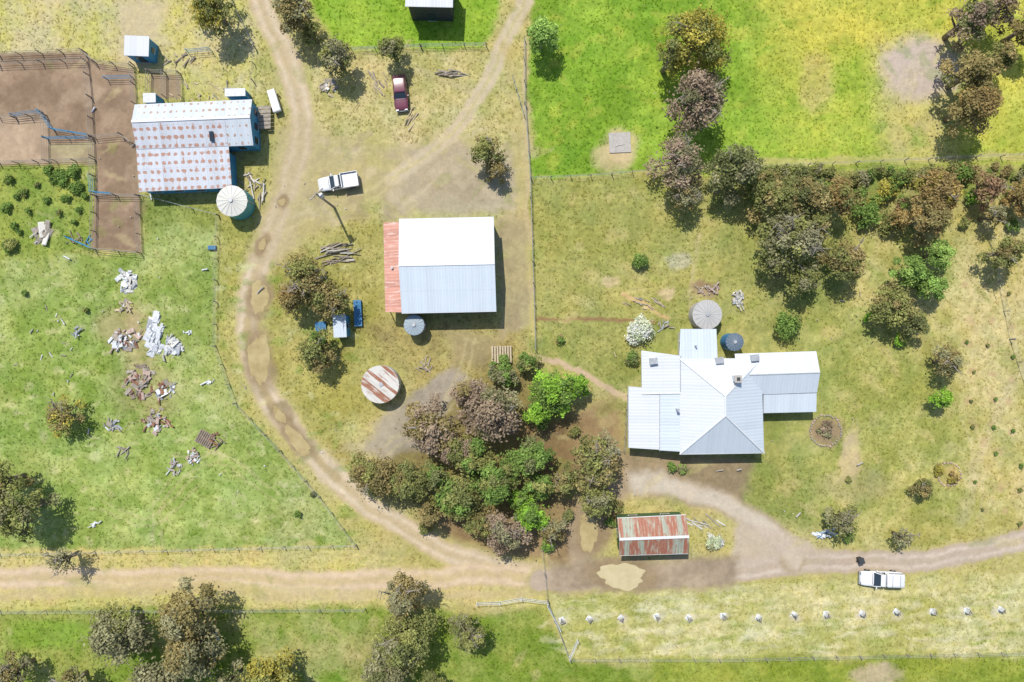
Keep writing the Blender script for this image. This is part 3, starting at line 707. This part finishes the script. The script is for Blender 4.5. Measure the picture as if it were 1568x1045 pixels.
def small_shed(name,x0,y0,x1,y1,h,rm,wm,rot=0,slope=.2):
    a,b,c_,d=V(x0,y1,h),V(x1,y1,h),V(x1,y0,h+slope),V(x0,y0,h+slope)
    cen=ctr(a,b,c_,d); e=empty(name,cen)
    r=MB([rm]); r.panel([a,b,c_,d],.06,0); r.make('roof',e)
    w=MB([wm,GLASS,TRIM]); ff=[cen+(Vector((p.x,p.y,0))-cen)*.9 for p in (a,b,c_,d)]
    w.wall([(p.x,p.y) for p in ff],0,[h-.04,h-.04,h+slope-.08,h+slope-.08],0)
    openings(w,ff[0],ff[1],.1,1.9,1,.9,1,1); openings(w,ff[1],ff[2],.9,1.6,1,.6,1,1); w.make('walls',e)
    e.rotation_euler[2]=rot; return e
small_shed('garden_shed',190,55,228,86,2.4,WHITE,BLUEWALL,-.04)
small_shed('hay_shed',621,-48,694,11,4.2,WHITE,DARK,-.02,.5)  # dark wall colour stands in for the black shade below the roof
small_shed('pump_shed',510,482,530,517,2.2,BLUEW,BLUEWALL,.05)
e,q=gable('old_car_shed',(945,794),(1050,789),(1054,848),(948,851),2.7,3.7,STRIPE,STRIPE,GREENW,.2,win=(2,1.0))
# house -------------------------------------------------------------
c=V(1105,605,0); e=empty('farm_house',c)
r=MB([HOUSER,HOUSEB]); hE=3.0; hR=5.6
SW,SE,NE,NW=V(1041,696,hE),V(1170,694,hE),V(1166,549,hE),V(1040,549,hE)
R0,R1=V(1111,607,hR),V(1111,637,hR)
r.panel([SW,SE,R1],.06,1); r.panel([SE,NE,R0,R1],.06,1); r.panel([NE,NW,R0],.06); r.panel([NW,SW,R1,R0],.06)
r.make('main_hip_roof',e)
t=MB([RIDGE])
for a,b in ((R0,R1),(SW,R1),(SE,R1),(NE,R0),(NW,R0)): t.tube([a+Vector((0,0,.02)),b+Vector((0,0,.02))],.11,6)
t.make('hip_caps',e)
r=MB([HOUSER,HOUSEB])
a,b=V(1125,542,2.9),V(1250,538,2.9); c1,c2=V(1125,605,2.9),V(1251,601,2.9)
r1,r2=a.lerp(c1,.52),b.lerp(c2,.52); r1.z=r2.z=3.9
r.panel([b,a,r1,r2],.06,0); r.panel([c1,c2,r2,r1],.06,1)
r.panel([V(1169,633,2.35),V(1250,631,2.35),c2+Vector((0,0,-.1)),V(1169,604,2.8)],.06,1)
r.make('east_wing_roof',e)
r=MB([HOUSER,HOUSEB])
r.panel([V(962,686,2.5),V(962,592,2.5),V(1012,596,2.75),V(1010,689,2.75)],.06)
r.panel([V(1010,690,2.78),V(1010,602,2.78),V(1043,600,3.0),V(1043,692,3.0)],.06,1)
r.panel([V(983,604,2.65),V(982,537,2.65),V(1042,545,3.05),V(1042,604,3.05)],.06)
r.panel([V(1097,504,2.7),V(1042,504,2.7),V(1040,552,3.05),V(1099,552,3.05)],.06,1)
r.make('skillion_roofs',e)
t=MB([GREYM]); t.tube([r1,r2],.07,6); t.tube([V(1010,691,2.83),V(1010,602,2.83)],.05,5); t.tube([V(962,686,2.5),V(962,592,2.5)],.06,5)
t.tube([SW,SE],.07,5); t.tube([V(983,604,2.72),V(1042,603,3.1)],.05,5); t.tube([V(1042,552,3.1),V(1098,552,3.1)],.05,5); t.tube([V(1042,545,3.1),V(1042,600,3.1)],.05,5); t.tube([V(1169,604,2.86),c2],.05,5); t.make('gutters',e)
w=MB([CREAM,GLASS,TRIM])
def wl(pts,hs,n=2):
    p=[V(x,y,2.8) for x,y in pts]; w.wall([(k.x,k.y) for k in p],0,hs,0)
    for i in range(len(p)):
        a=Vector((p[i].x,p[i].y,0)); b=Vector((p[(i+1)%len(p)].x,p[(i+1)%len(p)].y,0))
        openings(w,a,b,.9,2.1,n,.9,1,1)
wl([(1045,680),(1165,680),(1162,554),(1045,554)],[2.9]*4,3)
wl([(1166,604),(1246,601),(1246,543),(1160,545)],[2.8]*4,2)
wl([(967,682),(1038,684),(1038,600),(967,597)],[2.4,2.85,2.85,2.4],2)
wl([(988,599),(1038,602),(1038,548),(988,542)],[2.6,2.9,2.9,2.6],1)
wl([(1046,548),(1093,548),(1093,509),(1046,509)],[2.9,2.9,2.65,2.65],1)
w.make('walls',e)
t=MB([TRIM,WOOD])
for x in (1045,1070,1095,1120,1145,1167): p=V(x,693,2.8); t.tube([(p.x,p.y,0),(p.x,p.y,2.85)],.06,6)
for x in (1175,1200,1225,1247): p=V(x,629,2.3); t.tube([(p.x,p.y,0),(p.x,p.y,2.25)],.06,6)
t.make('verandah_posts',e)
t=MB([CONC,DARK,SHEET,GREYM])
p=V(1127,580,4.8); t.box((p.x,p.y,4.9),(.7,.7,1.5),(0,0,0),2); t.box((p.x,p.y,5.7),(.9,.9,.12),(0,0,0),0); t.box((p.x,p.y,5.78),(.4,.4,.1),(0,0,0),1)
for x,y,h in ((1155,548,3.4),(1101,552,3.4),(1000,553,3.0)):
    p=V(x,y,h); t.box((p.x,p.y,h),(.9,.7,.7),(0,0,.1),2); t.box((p.x,p.y,h+.38),(1.0,.8,.06),(0,0,.1),3)
p=V(1036,627,3.1); t.tube([(p.x,p.y,2.7),(p.x,p.y,3.9)],.12,8,3); t.tube([(p.x,p.y,3.9),(p.x,p.y,4.05)],.2,8,3)
p=V(1065,530,3.1); t.tube([(p.x,p.y,2.7),(p.x,p.y,3.6)],.1,8,3)
t.make('chimneys_and_vents',e)

# tanks ---------------------------------------------------------------
def tank(name,x,y,rp,h,wm,rm,cone=.35,seg=32,ribs=True,flat=False):
    p=V(x,y,h); R=rp*S*(H-h)/H; e=empty(name,(p.x,p.y,0))
    m=MB([wm]); n=seg
    pr=[(R,0)]
    z=0
    while z<h-.2: z+=.2; pr.append((R+(.03 if ribs else 0),z-.1)); pr.append((R,z))
    pts=[]
    for r_,z_ in pr:
        for k in range(n): t=2*math.pi*k/n; pts.append((p.x+math.cos(t)*r_,p.y+math.sin(t)*r_,z_))
    fs=[(i*n+k,i*n+(k+1)%n,(i+1)*n+(k+1)%n,(i+1)*n+k) for i in range(len(pr)-1) for k in range(n)]
    m.add(pts,fs); m.make('wall',e,True)
    m=MB([rm,DARK,GREYM])
    if flat:
        pts=[Vector((p.x+math.cos(2*math.pi*k/n)*(R+.08),p.y+math.sin(2*math.pi*k/n)*(R+.08),h)) for k in range(n)]
        u=Vector((math.cos(.9),math.sin(.9),0)); w_=Vector((-u.y,u.x,0))
        uv=[((q-p).dot(u)+R,(q-p).dot(w_)+R) for q in pts]
        top=[q+Vector((0,0,.02)) for q in pts]; m.add(top+[q-Vector((0,0,.15)) for q in pts],[tuple(range(n))]+[(k,n+k,n+(k+1)%n,(k+1)%n) for k in range(n)],0,[uv]+[None]*n)
        m.box((p.x+R*.05,p.y,h+.06),(.5,.5,.1),(0,0,.5),2)
    else:
        s_=16
        for k in range(s_):
            t0,t1=2*math.pi*k/s_,2*math.pi*(k+1)/s_
            m.panel([Vector((p.x+math.cos(t0)*(R+.08),p.y+math.sin(t0)*(R+.08),h)),Vector((p.x+math.cos(t1)*(R+.08),p.y+math.sin(t1)*(R+.08),h)),Vector((p.x,p.y,h+cone))],.05,0)
            m.tube([Vector((p.x+math.cos(t0)*(R+.08),p.y+math.sin(t0)*(R+.08),h+.01)),Vector((p.x,p.y,h+cone+.01))],.02,4,2)
        m.tube([(p.x,p.y,h+cone-.05),(p.x,p.y,h+cone+.12)],.22,10,2)
    m.make('roof',e)
    m=MB([GREYM]); m.tube([(p.x+R+.1,p.y,0),(p.x+R+.1,p.y,h)],.05,6); m.make('pipe',e)
CREAMR=roof_mat('cream_tank_roof',(.60,.59,.53),.06,rib=.02,edgek=0); DKR=roof_mat('dark_tank_roof',(.10,.15,.20),.2,rib=.05); CR=roof_mat('concrete_tank_roof',(.46,.45,.43),.25,rib=.0,edgek=0); GRR=roof_mat('grey_tank_roof',(.32,.39,.44),.15,rib=.05)
tank('rain_water_tank',355,308,23,2.8,TEAL,CREAMR,.35)
tank('rusty_water_tank',582,589,28,2.2,CREAM,TANKR,flat=True)
tank('rain_water_tank',634,498,15,2.4,GREYM,GRR,.2)
tank('concrete_water_tank',1083,482,22,2.3,CONC,CR,.12,ribs=False)
tank('rain_water_tank',1125,524,13,2.6,BLUEP,DKR,.15)
mb=MB([CONC]); p=V(949,219); mb.box((p.x,p.y,.06),(2.8,2.6,.14),(0,0,.05)); mb.box((p.x-.1,p.y+.1,.16),(1.2,1.0,.06),(0,0,.2)); mb.make('concrete_slab')

# ---------------------------------------------------------------- vehicles
TYRE=M('tyre_rubber',(.02,.02,.02),.9); CHR=M('chrome',(.6,.6,.62),.2,.8); TL=M('tail_light',(.5,.03,.02),.3)
def loft(mb,st,mi=0,n=12):
    vs=[];fs=[]
    for x,w,z0,z1 in st:
        cz=(z0+z1)/2;hz=(z1-z0)/2
        for k in range(n):
            t=2*math.pi*(k+.5)/n; c_,s_=math.cos(t),math.sin(t)
            vs.append((x,w*math.copysign(abs(c_)**.35,c_),cz+hz*math.copysign(abs(s_)**.35,s_)))
    for i in range(len(st)-1):
        for k in range(n): fs.append((i*n+k,i*n+(k+1)%n,(i+1)*n+(k+1)%n,(i+1)*n+k))
    fs.append(tuple(range(n))[::-1]); fs.append(tuple((len(st)-1)*n+k for k in range(n)))
    mb.add(vs,fs,mi)
def frustum(mb,x0,x1,w0,z0,X0,X1,w1,z1,mi):
    mb.add([(x0,-w0,z0),(x1,-w0,z0),(x1,w0,z0),(x0,w0,z0),(X0,-w1,z1),(X1,-w1,z1),(X1,w1,z1),(X0,w1,z1)],[(4,5,6,7),(0,1,5,4),(1,2,6,5),(2,3,7,6),(3,0,4,7)],mi)
def vehicle(name,x,y,head,L,W,paint,kind):
    e=empty(name); h=L/2; w=W/2
    P_=M(name+'_paint',paint,.3,0,.06,spec=.6)
    mb=MB([P_,DARK]); loft(mb,[(-h,w*.86,.45,.85),(-h+.12,w*.97,.38,.98),(-h*.5,w,.35,1.0),(h*.35,w,.35,1.02),(h*.8,w*.95,.36,.92),(h-.12,w*.88,.38,.82),(h,w*.78,.45,.72)],0)
    mb.make('body',e,True)
    if kind in('ute','canopy'): cab=(-.35,h*.42); roof=(-.15,h*.42-.75)
    else: cab=(-h+.25,h*.40); roof=(-h+.6,h*.40-.75)
    mb=MB([GLASS]); frustum(mb,cab[0],cab[1],w*.93,.98,roof[0],roof[1],w*.78,1.46,0); mb.make('windows',e)
    mb=MB([P_]); 
    loft(mb,[(roof[0]-.06,w*.70,1.44,1.50),(roof[0]+.12,w*.81,1.43,1.54),(roof[1]-.12,w*.81,1.43,1.54),(roof[1]+.05,w*.72,1.43,1.49)],0); mb.make('cabin_roof',e,True)
    mb=MB([P_])
    for sy in (-1,1):
        for (xa,xb) in ((cab[0],roof[0]),(cab[1],roof[1]),((cab[0]+cab[1])/2,(roof[0]+roof[1])/2)):
            mb.tube([(xa,sy*w*.93,.98),(xb,sy*w*.79,1.46)],.05,5)
        mb.box((cab[1]-.35,sy*(w+.1),1.08),(.12,.22,.16))
    mb.make('pillars_and_mirrors',e)
    mb=MB([TYRE,CHR])
    for sx in (-h*.62,h*.62):
        for sy in (-1,1):
            mb.tube([(sx,sy*(w-.22),.34),(sx,sy*(w+.02),.34)],.34,18,0); mb.tube([(sx,sy*(w+.0),.34),(sx,sy*(w+.035),.34)],.18,12,1)
    mb.make('wheels',e)
    mb=MB([GREYM,TL,CHR,DARK]); mb.box((h+.02,0,.5),(.14,W*.85,.2),mi=0); mb.box((-h-.02,0,.5),(.14,W*.85,.18),mi=0)
    for sy in (-1,1): mb.box((h-.05,sy*w*.62,.70),(.14,.32,.14),mi=2); mb.box((-h-.0,sy*w*.72,.78),(.08,.22,.16),mi=1)
    mb.box((cab[1]+.12,0,1.0),(.05,W*.7,.03),mi=3)
    mb.make('bumpers_and_lights',e)
    if kind=='ute':
        mb=MB([P_,GREYM,DARK]); l0,l1=-h-.05,-.5; cx=(l0+l1)/2; ln=l1-l0
        mb.box((cx,0,1.05),(ln,W+.06,.08),mi=1)
        for sy in (-1,1): mb.box((cx,sy*(w+.01),1.22),(ln,.06,.28),mi=0)
        mb.box((l0,0,1.22),(.06,W,.28),mi=0); mb.box((l1,0,1.35),(.08,W,.55),mi=0)
        for k in range(4): mb.box((l0+ln*(k+.7)/4.6,0,1.10),(.06,W-.15,.02),mi=0)
        mb.make('tray',e)
    if kind=='canopy':
        mb=MB([P_]); l0,l1=-h+.05,-.42; loft(mb,[(l0,w*.84,.9,1.45),(l0+.1,w*.9,.9,1.52),(l1-.1,w*.9,.9,1.52),(l1,w*.84,.9,1.48)],0); mb.make('canopy',e,True)
        mb=MB([GLASS,GREYM]); 
        for sy in (-1,1): mb.box(((l0+l1)/2,sy*w*.895,1.28),(l1-l0-.5,.03,.24),mi=0)
        for k in (-.5,.5): mb.box(((l0+l1)/2+k,0,1.56),(.05,W*.8,.05),mi=1)
        mb.make('canopy_windows',e)
    p=V(x,y,.8); e.location=(p.x,p.y,0); e.rotation_euler[2]=head
    return e
vehicle('white_utility_truck',518,279,math.radians(180+9),5.1,1.85,(.66,.67,.68),'ute')
vehicle('white_pickup_truck',1350,887,math.radians(178),5.4,1.95,(.70,.71,.72),'canopy')
vehicle('maroon_station_wagon',613,142,math.radians(-85),4.5,1.8,(.17,.05,.075),'wagon')

# ---------------------------------------------------------------- power pole
p=V(512,318,0); e=empty('power_pole',(p.x,p.y,0))
mb=MB([WOOD,GREYM]); mb.tube([(p.x,p.y,0),(p.x,p.y,8.6)],[.17,.11],10); mb.make('pole',e)
mb=MB([WOOD,CREAM,GREYM]); mb.box((p.x,p.y,8.2),(2.0,.12,.14),(0,0,.75),0)
for k in (-.9,-.4,.4,.9): mb.tube([(p.x+k*math.cos(.75),p.y+k*math.sin(.75),8.27),(p.x+k*math.cos(.75),p.y+k*math.sin(.75),8.5)],.06,8,1)
mb.box((p.x+.3,p.y,7.2),(.5,.5,.8),(0,0,.3),2); mb.make('crossarm',e)

# ---------------------------------------------------------------- fences
def fence(name,pts,step=3.0,h=1.15,wires=(.35,.7,1.05),pm=WOOD,wr=.012,pr=.055,wm=GREYM):
    mb=MB([pm,wm]); W=[V(*p) for p in pts]
    for a,b in zip(W[:-1],W[1:]):
        L=(b-a).length; n=max(1,int(round(L/step)))
        for i in range(n+1):
            q=a.lerp(b,i/n)+Vector((random.uniform(-.05,.05),random.uniform(-.05,.05),0)); mb.tube([q,q+Vector((random.uniform(-.08,.08),random.uniform(-.08,.08),h+random.uniform(-.05,.1)))],pr*random.uniform(.8,1.2),6,0)
        for z in wires: mb.tube([a+Vector((0,0,z)),b+Vector((0,0,z))],wr,4,1,cap=False)
    return mb.make(name)
F='wire_fence'
fence(F,[(803,60),(804,160),(812,272),(816,400),(820,535)],wr=.022)
fence(F,[(812,274),(905,270),(1000,262),(1200,255),(1568,238),(1800,228)])
fence(F,[(540,78),(645,73),(745,71)],wr=.025,pm=WOODD)
fence(F,[(335,330),(332,430),(331,530),(362,617),(430,690),(490,760),(545,834)])
fence(F,[(-200,850),(0,848),(545,834)]); fence(F,[(-200,937),(0,935),(560,932)])
fence(F,[(830,838),(838,918),(872,1008),(1100,1008),(1568,998),(1800,992)])
fence(F,[(355,0),(392,75),(386,150)],step=2.5); fence(F,[(785,120),(803,180)],2); fence(F,[(218,300),(335,330)])
fence(F,[(960,605),(955,690)],2,.9); fence(F,[(1500,300),(1545,520),(1568,590)],4)
Y='stockyard_fence'
yk=dict(step=2.6,h=1.3,wires=(.3,.75,1.25),wr=.03,pr=.06,wm=WOOD,pm=WOODD)
fence(Y,[(-200,88),(0,86),(130,81),(148,97),(205,104)],**yk); fence(Y,[(-200,102),(0,100),(133,95)],**yk)
fence(Y,[(133,82),(140,150),(143,212),(147,300)],**yk); fence(Y,[(-200,256),(0,251),(145,246)],**yk)
fence(Y,[(205,100),(208,160)],**yk); fence(Y,[(147,300),(215,301)],**yk); fence(Y,[(147,300),(146,382),(217,388),(213,300)],**yk)
fence(Y,[(147,212),(188,208),(207,222)],**yk); fence(Y,[(0,180),(25,182),(72,178),(74,248)],**yk); fence(Y,[(231,112),(277,114),(279,150)],**yk); fence(Y,[(231,112),(230,150)],**yk); fence(Y,[(254,112),(254,150)],**yk)
bk=dict(step=2.6,h=1.25,wires=(.3,.75,1.2),wr=.032,pr=.05,wm=BLUEWALL,pm=BLUEWALL)
fence('blue_cattle_gate',[(24,179),(66,173),(84,200),(139,209)],**bk); fence('blue_cattle_gate',[(74,214),(139,213)],**bk); fence('blue_cattle_gate',[(165,122),(205,121)],**bk); fence('blue_cattle_gate',[(143,270),(145,296),(176,298)],**bk); fence('blue_cattle_gate',[(108,365),(146,382)],**bk); fence('blue_cattle_gate',[(289,82),(325,79)],**bk)
wk=dict(step=3.5,h=1.2,wires=(.25,.7,1.15),wr=.028,pr=.05,wm=TRIM,pm=TRIM)
fence('white_farm_gate',[(730,922),(765,921)],**wk); fence('white_farm_gate',[(765,921),(798,915),(838,920)],**wk); fence('white_farm_gate',[(884,978),(872,1005)],**wk)
fence('white_farm_gate',[(858,962),(838,925)],**wk)

# ---------------------------------------------------------------- scrap, timber
def scrap(name,x,y,rx,ry,n,mats,smin=.3,smax=1.6,ang=None,z=.35,thin=.05,plank=False):
    mb=MB(mats)
    for i in range(n):
        t=random.random()*6.283; q=math.sqrt(random.random())
        p=V(x+math.cos(t)*q*rx,y+math.sin(t)*q*ry)
        L=random.uniform(smin,smax); w=(random.uniform(.08,.2) if plank else L*random.uniform(.2,.7))
        a=(ang if ang is not None else random.uniform(0,3.14))+random.uniform(-.3,.3)
        zz=.05+random.random()*z*(1.15-q)
        mb.box((p.x,p.y,zz),(L,w,random.uniform(thin,thin*2)),(random.uniform(-.45,.45),random.uniform(-.3,.3),a),random.randrange(len(mats)),taper=random.uniform(.7,1))
        if not plank and random.random()<.3: mb.tube([(p.x,p.y,zz),(p.x+random.uniform(-.9,.9),p.y+random.uniform(-.9,.9),zz+.2)],random.uniform(.04,.12),7,random.randrange(len(mats)))
    return mb.make(name,bevel=0)
sc='scrap_metal_pile'
scrap(sc,195,430,15,17,34,[SHEET,CREAM,GREYM,SHEET],.3,1.3); scrap(sc,240,515,12,32,34,[SHEET,SHEET,GREYM],.5,2.0,1.3); scrap(sc,265,530,16,14,28,[SHEET,GREYM,CREAM],.3,1.3)
scrap(sc,190,520,24,16,46,[WOOD,RUST,PINKR,GREYM,SHEET],.3,1.4); scrap(sc,212,585,26,26,60,[RUST,PINKR,WOODD,WOOD,WOOD],.2,1.2); scrap(sc,252,598,14,14,26,[SHEET,GREYM,RUST,WOOD],.2,1.0)
scrap(sc,240,645,20,22,46,[PINKR,RUST,WOOD,SHEET],.2,1.1); scrap(sc,175,650,15,9,18,[WOOD,GREYM],.3,.9); scrap(sc,190,470,12,10,14,[STRAW,WOOD],.3,1.2); scrap(sc,118,508,7,9,8,[SHEET,GREYM],.2,.6)
scrap(sc,70,360,16,14,10,[CREAM,WOOD],1.0,2.2); scrap(sc,120,368,20,8,12,[WOODD,BLUEWALL],.5,2,plank=True)
scrap(sc,505,135,10,14,12,[SHEET,STRAW,WOOD],.3,1.3); scrap(sc,288,508,7,3,5,[SHEET],.3,.8); scrap(sc,323,585,6,4,5,[SHEET,GREYM],.3,.7); scrap(sc,148,803,5,4,5,[SHEET],.2,.6)
tp_='timber_pile'
scrap(tp_,515,388,26,16,30,[WOOD,CREAM,WOODD],1.2,3.2,.2,.5,.08,True); scrap(tp_,480,430,22,22,22,[WOOD,STRAW,GREYM],.6,2.2,None,.4,.06,True); scrap(tp_,580,125,12,16,12,[STRAW,WOOD],1,2.6,-1.0,.3,.07,True)
scrap(tp_,690,113,26,5,14,[WOODD,WOOD],.8,2.4,0,.4,.08,True); scrap(tp_,380,285,14,22,18,[WOOD,WOODD,CREAM],.6,2.4,None,.4,.08,True); scrap(tp_,402,298,5,22,8,[CREAM,WOOD],1,2.8,1.3,.4,.08,True)
scrap(tp_,628,182,8,12,7,[STRAW],1,2.2,1.2,.3,.06,True); scrap(tp_,985,466,32,10,20,[STRAW,WOOD],.4,1.4,-.45,.2,.05,True); scrap(tp_,1020,498,12,10,10,[WOOD,GREYM],.5,1.4,None,.3,.08,True)
scrap(tp_,650,560,10,14,10,[WOOD,STRAW],.6,1.8,None,.3,.06,True); scrap(tp_,1078,800,26,8,10,[WOOD,CREAM],1,3,-.5,.2,.06,True); scrap(tp_,330,675,12,14,10,[WOODD,RUST],.8,2.4,None,.4,.06,True)
scrap(tp_,80,560,60,90,10,[WOOD,CREAM],.3,.9,None,.1,.06,True); scrap(tp_,190,690,10,10,6,[WOOD],.8,1.8,None,.3,.06,True); scrap(tp_,300,140,60,18,16,[WOOD,STRAW],.4,1.8,None,.1,.06,True); scrap(tp_,275,90,22,14,12,[WOOD,WOODD],.6,1.6,None,.2,.06,True)
scrap('brick_rubble',1085,443,16,9,40,[PINKR,CONC],.15,.35,thin=.08); scrap('brick_rubble',268,716,11,11,40,[PINKR,CONC,SHEET],.15,.45,thin=.1); scrap('brick_rubble',297,700,11,12,34,[PINKR,GREYM,SHEET],.15,.5,thin=.1)
scrap('fallen_rocks',1130,458,10,12,26,[CREAM,CONC,GREYM],.25,.8,thin=.25); scrap('blue_tarpaulin_heap',1262,818,16,6,18,[SHEET,BLUEW,BLUEP],.3,1.2,-.2,.6)
scrap('blue_tarpaulin_heap',1275,803,9,7,12,[BLUEP,SHEET],.3,.8,.2,.9); scrap('scattered_rocks',300,440,280,350,60,[CONC,SHEET],.1,.3,thin=.08); scrap('scattered_rocks',1180,620,340,200,50,[CONC,STRAW],.1,.25,thin=.06)
scrap('white_stone_heap',1095,830,14,9,40,[SHEET,CONC],.2,.5,thin=.12); scrap('scrap_metal_pile',328,990,12,20,14,[SHEET,GREYM],.2,.6)
def pallet(name,x,y,w,d,rot,mat,lv=3):
    mb=MB([mat,WOODD]); p=V(x,y); R=Matrix.Rotation(rot,3,'Z')
    for k in range(lv):
        z=.05+k*.14
        for i in range(8):
            q=R@Vector(((i+.5)/8*w-w/2,0,0)); mb.box((p.x+q.x,p.y+q.y,z+.07),(w/8*.7,d,.025),(0,0,rot),0)
        for j in (-.45,0,.45):
            q=R@Vector((0,j*d,0)); mb.box((p.x+q.x,p.y+q.y,z),(w,.08,.1),(0,0,rot),1)
    mb.make(name)
pallet('wooden_pallet_stack',768,543,2.7,2.2,.02,STRAW,4); pallet('wooden_pallet',315,672,2.2,1.8,-.5,WOODD,2); pallet('blue_steel_rack',549,480,1.0,3.4,.05,BLUEP,4); pallet('blue_steel_rack',492,500,1.4,1.2,.1,BLUEP,3)
pallet('wooden_pallet',326,380,1.0,.5,.0,BLUEP,3)
def ring(name,x,y,rp,n=26,mat=CONC):
    mb=MB([mat,PINKR]); p=V(x,y); R=rp*S
    for k in range(n):
        t=2*math.pi*k/n; rr__=R*random.uniform(.93,1.05); mb.box((p.x+math.cos(t)*rr__,p.y+math.sin(t)*rr__,.08),(random.uniform(.2,.4),random.uniform(.15,.3),.2),(random.uniform(-.2,.2),0,t+1.57+random.uniform(-.3,.3)),random.randrange(2),taper=.75)
    mb.make(name,bevel=.03)
ring('stone_garden_bed',1264,660,24,34,WOOD); ring('stone_garden_bed',1453,726,18,22,STRAW)
for x,y in guards:
    x+=random.uniform(-2,2); y+=random.uniform(-2,2)
    p=V(x,y); mb=MB([SHEET,WOOD])
    n=3; r0=.33
    tt=random.random()*3
    vs=[(p.x+math.cos(2*math.pi*k/n+tt)*r0,p.y+math.sin(2*math.pi*k/n+tt)*r0,z) for z in (0,.75) for k in range(n)]
    mb.add(vs,[(k,(k+1)%n,n+(k+1)%n,n+k) for k in range(n)],0)
    for k in range(n): mb.tube([vs[k],(vs[k][0],vs[k][1],.9)],.025,5,1)
    mb.tube([(p.x,p.y,0),(p.x+.05,p.y,.7)],.03,5,1)
    mb.box((p.x,p.y,.02),(.75,.7,.03),(0,0,tt),0,taper=.8)
    for k in range(8): 
        a=random.random()*6.28; mb.box((p.x+math.cos(a)*.12,p.y+math.sin(a)*.12,.55+random.random()*.25),(.2,.1,.02),(random.random(),random.random(),a),1)
    mb.make('plastic_tree_guard')
p=V(1314,856); e=empty('wheelie_bin',(p.x,p.y,0)); mb=MB([DARK,RUST])
mb.box((p.x,p.y,.52),(.5,.6,.95),(0,0,.3),0,taper=1.15); mb.box((p.x,p.y,1.03),(.66,.78,.07),(0,0,.3),0); mb.tube([(p.x-.3,p.y-.3,.1),(p.x+.3,p.y-.3,.1)],.1,10); mb.make('bin_body',e,bevel=.02)
# puddles
def pudmat(name,c1,c2):
    pm=NT(name); tc=pm.new('ShaderNodeTexCoord').outputs['Object']
    pm.put(pm.b.inputs['Base Color'],pm.mix(pm.ramp(pm.noise(tc,.7,3),.35,.65),c1,c2)); pm.b.inputs['Roughness'].default_value=.1
    pm.bump(pm.noise(tc,6,2),.03,.02); return pm.mat
PM=[pudmat('muddy_water',A(178,158,110),A(198,180,130)),pudmat('pale_muddy_water',A(206,190,146),A(218,204,162))]
def puddle(x,y,rx,ry,ang=0,seed=0,k_=0,z=.006):
    n=64; vs=[]
    for k in range(n):
        t=2*math.pi*k/n; r_=1+.12*math.sin(2*t+seed)+.10*math.sin(3*t+seed*2)+.06*math.sin(7*t+seed)+.04*math.sin(13*t+seed*3)
        a,b=math.cos(t)*rx*r_,math.sin(t)*ry*r_; ca,sa=math.cos(ang),math.sin(ang)
        q=V(x+a*ca-b*sa,y+a*sa+b*ca); vs.append((q.x,q.y,z))
    mb=MB([PM[k_]]); mb.add(vs,[tuple(range(n))[::-1]]); mb.make('muddy_puddle')
for i,p_ in enumerate(PUD): puddle(*p_,z=.006+.005*i)

# ---------------------------------------------------------------- light, sky, camera
el=math.radians(58); dx,dy=.42,-.907
d=Vector((dx*math.cos(el),dy*math.cos(el),-math.sin(el)))
sun=bpy.data.lights.new('sun','SUN'); sun.energy=4.5; sun.angle=math.radians(.6); sun.color=(1,.955,.87)
so=bpy.data.objects.new('sun',sun); so.rotation_euler=d.to_track_quat('-Z','Y').to_euler(); so.location=(0,0,60); col.objects.link(so)
w=bpy.data.worlds.new('World'); scene.world=w; w.use_nodes=True
sk=w.node_tree.nodes.new('ShaderNodeTexSky'); sk.sky_type='NISHITA'; sk.sun_disc=False; sk.sun_elevation=el; sk.sun_rotation=math.atan2(-dx,-dy)%(2*math.pi)
bg=w.node_tree.nodes['Background']; bg.inputs[1].default_value=.145; w.node_tree.links.new(sk.outputs[0],bg.inputs[0])
cam=bpy.data.cameras.new('camera'); cam.sensor_width=36; cam.lens=36*H/(1568*S); cam.clip_end=6000
co=bpy.data.objects.new('camera',cam); co.location=(0,0,H); col.objects.link(co); scene.camera=co
scene.view_settings.view_transform='Standard'; scene.view_settings.look='None'; scene.view_settings.exposure=0
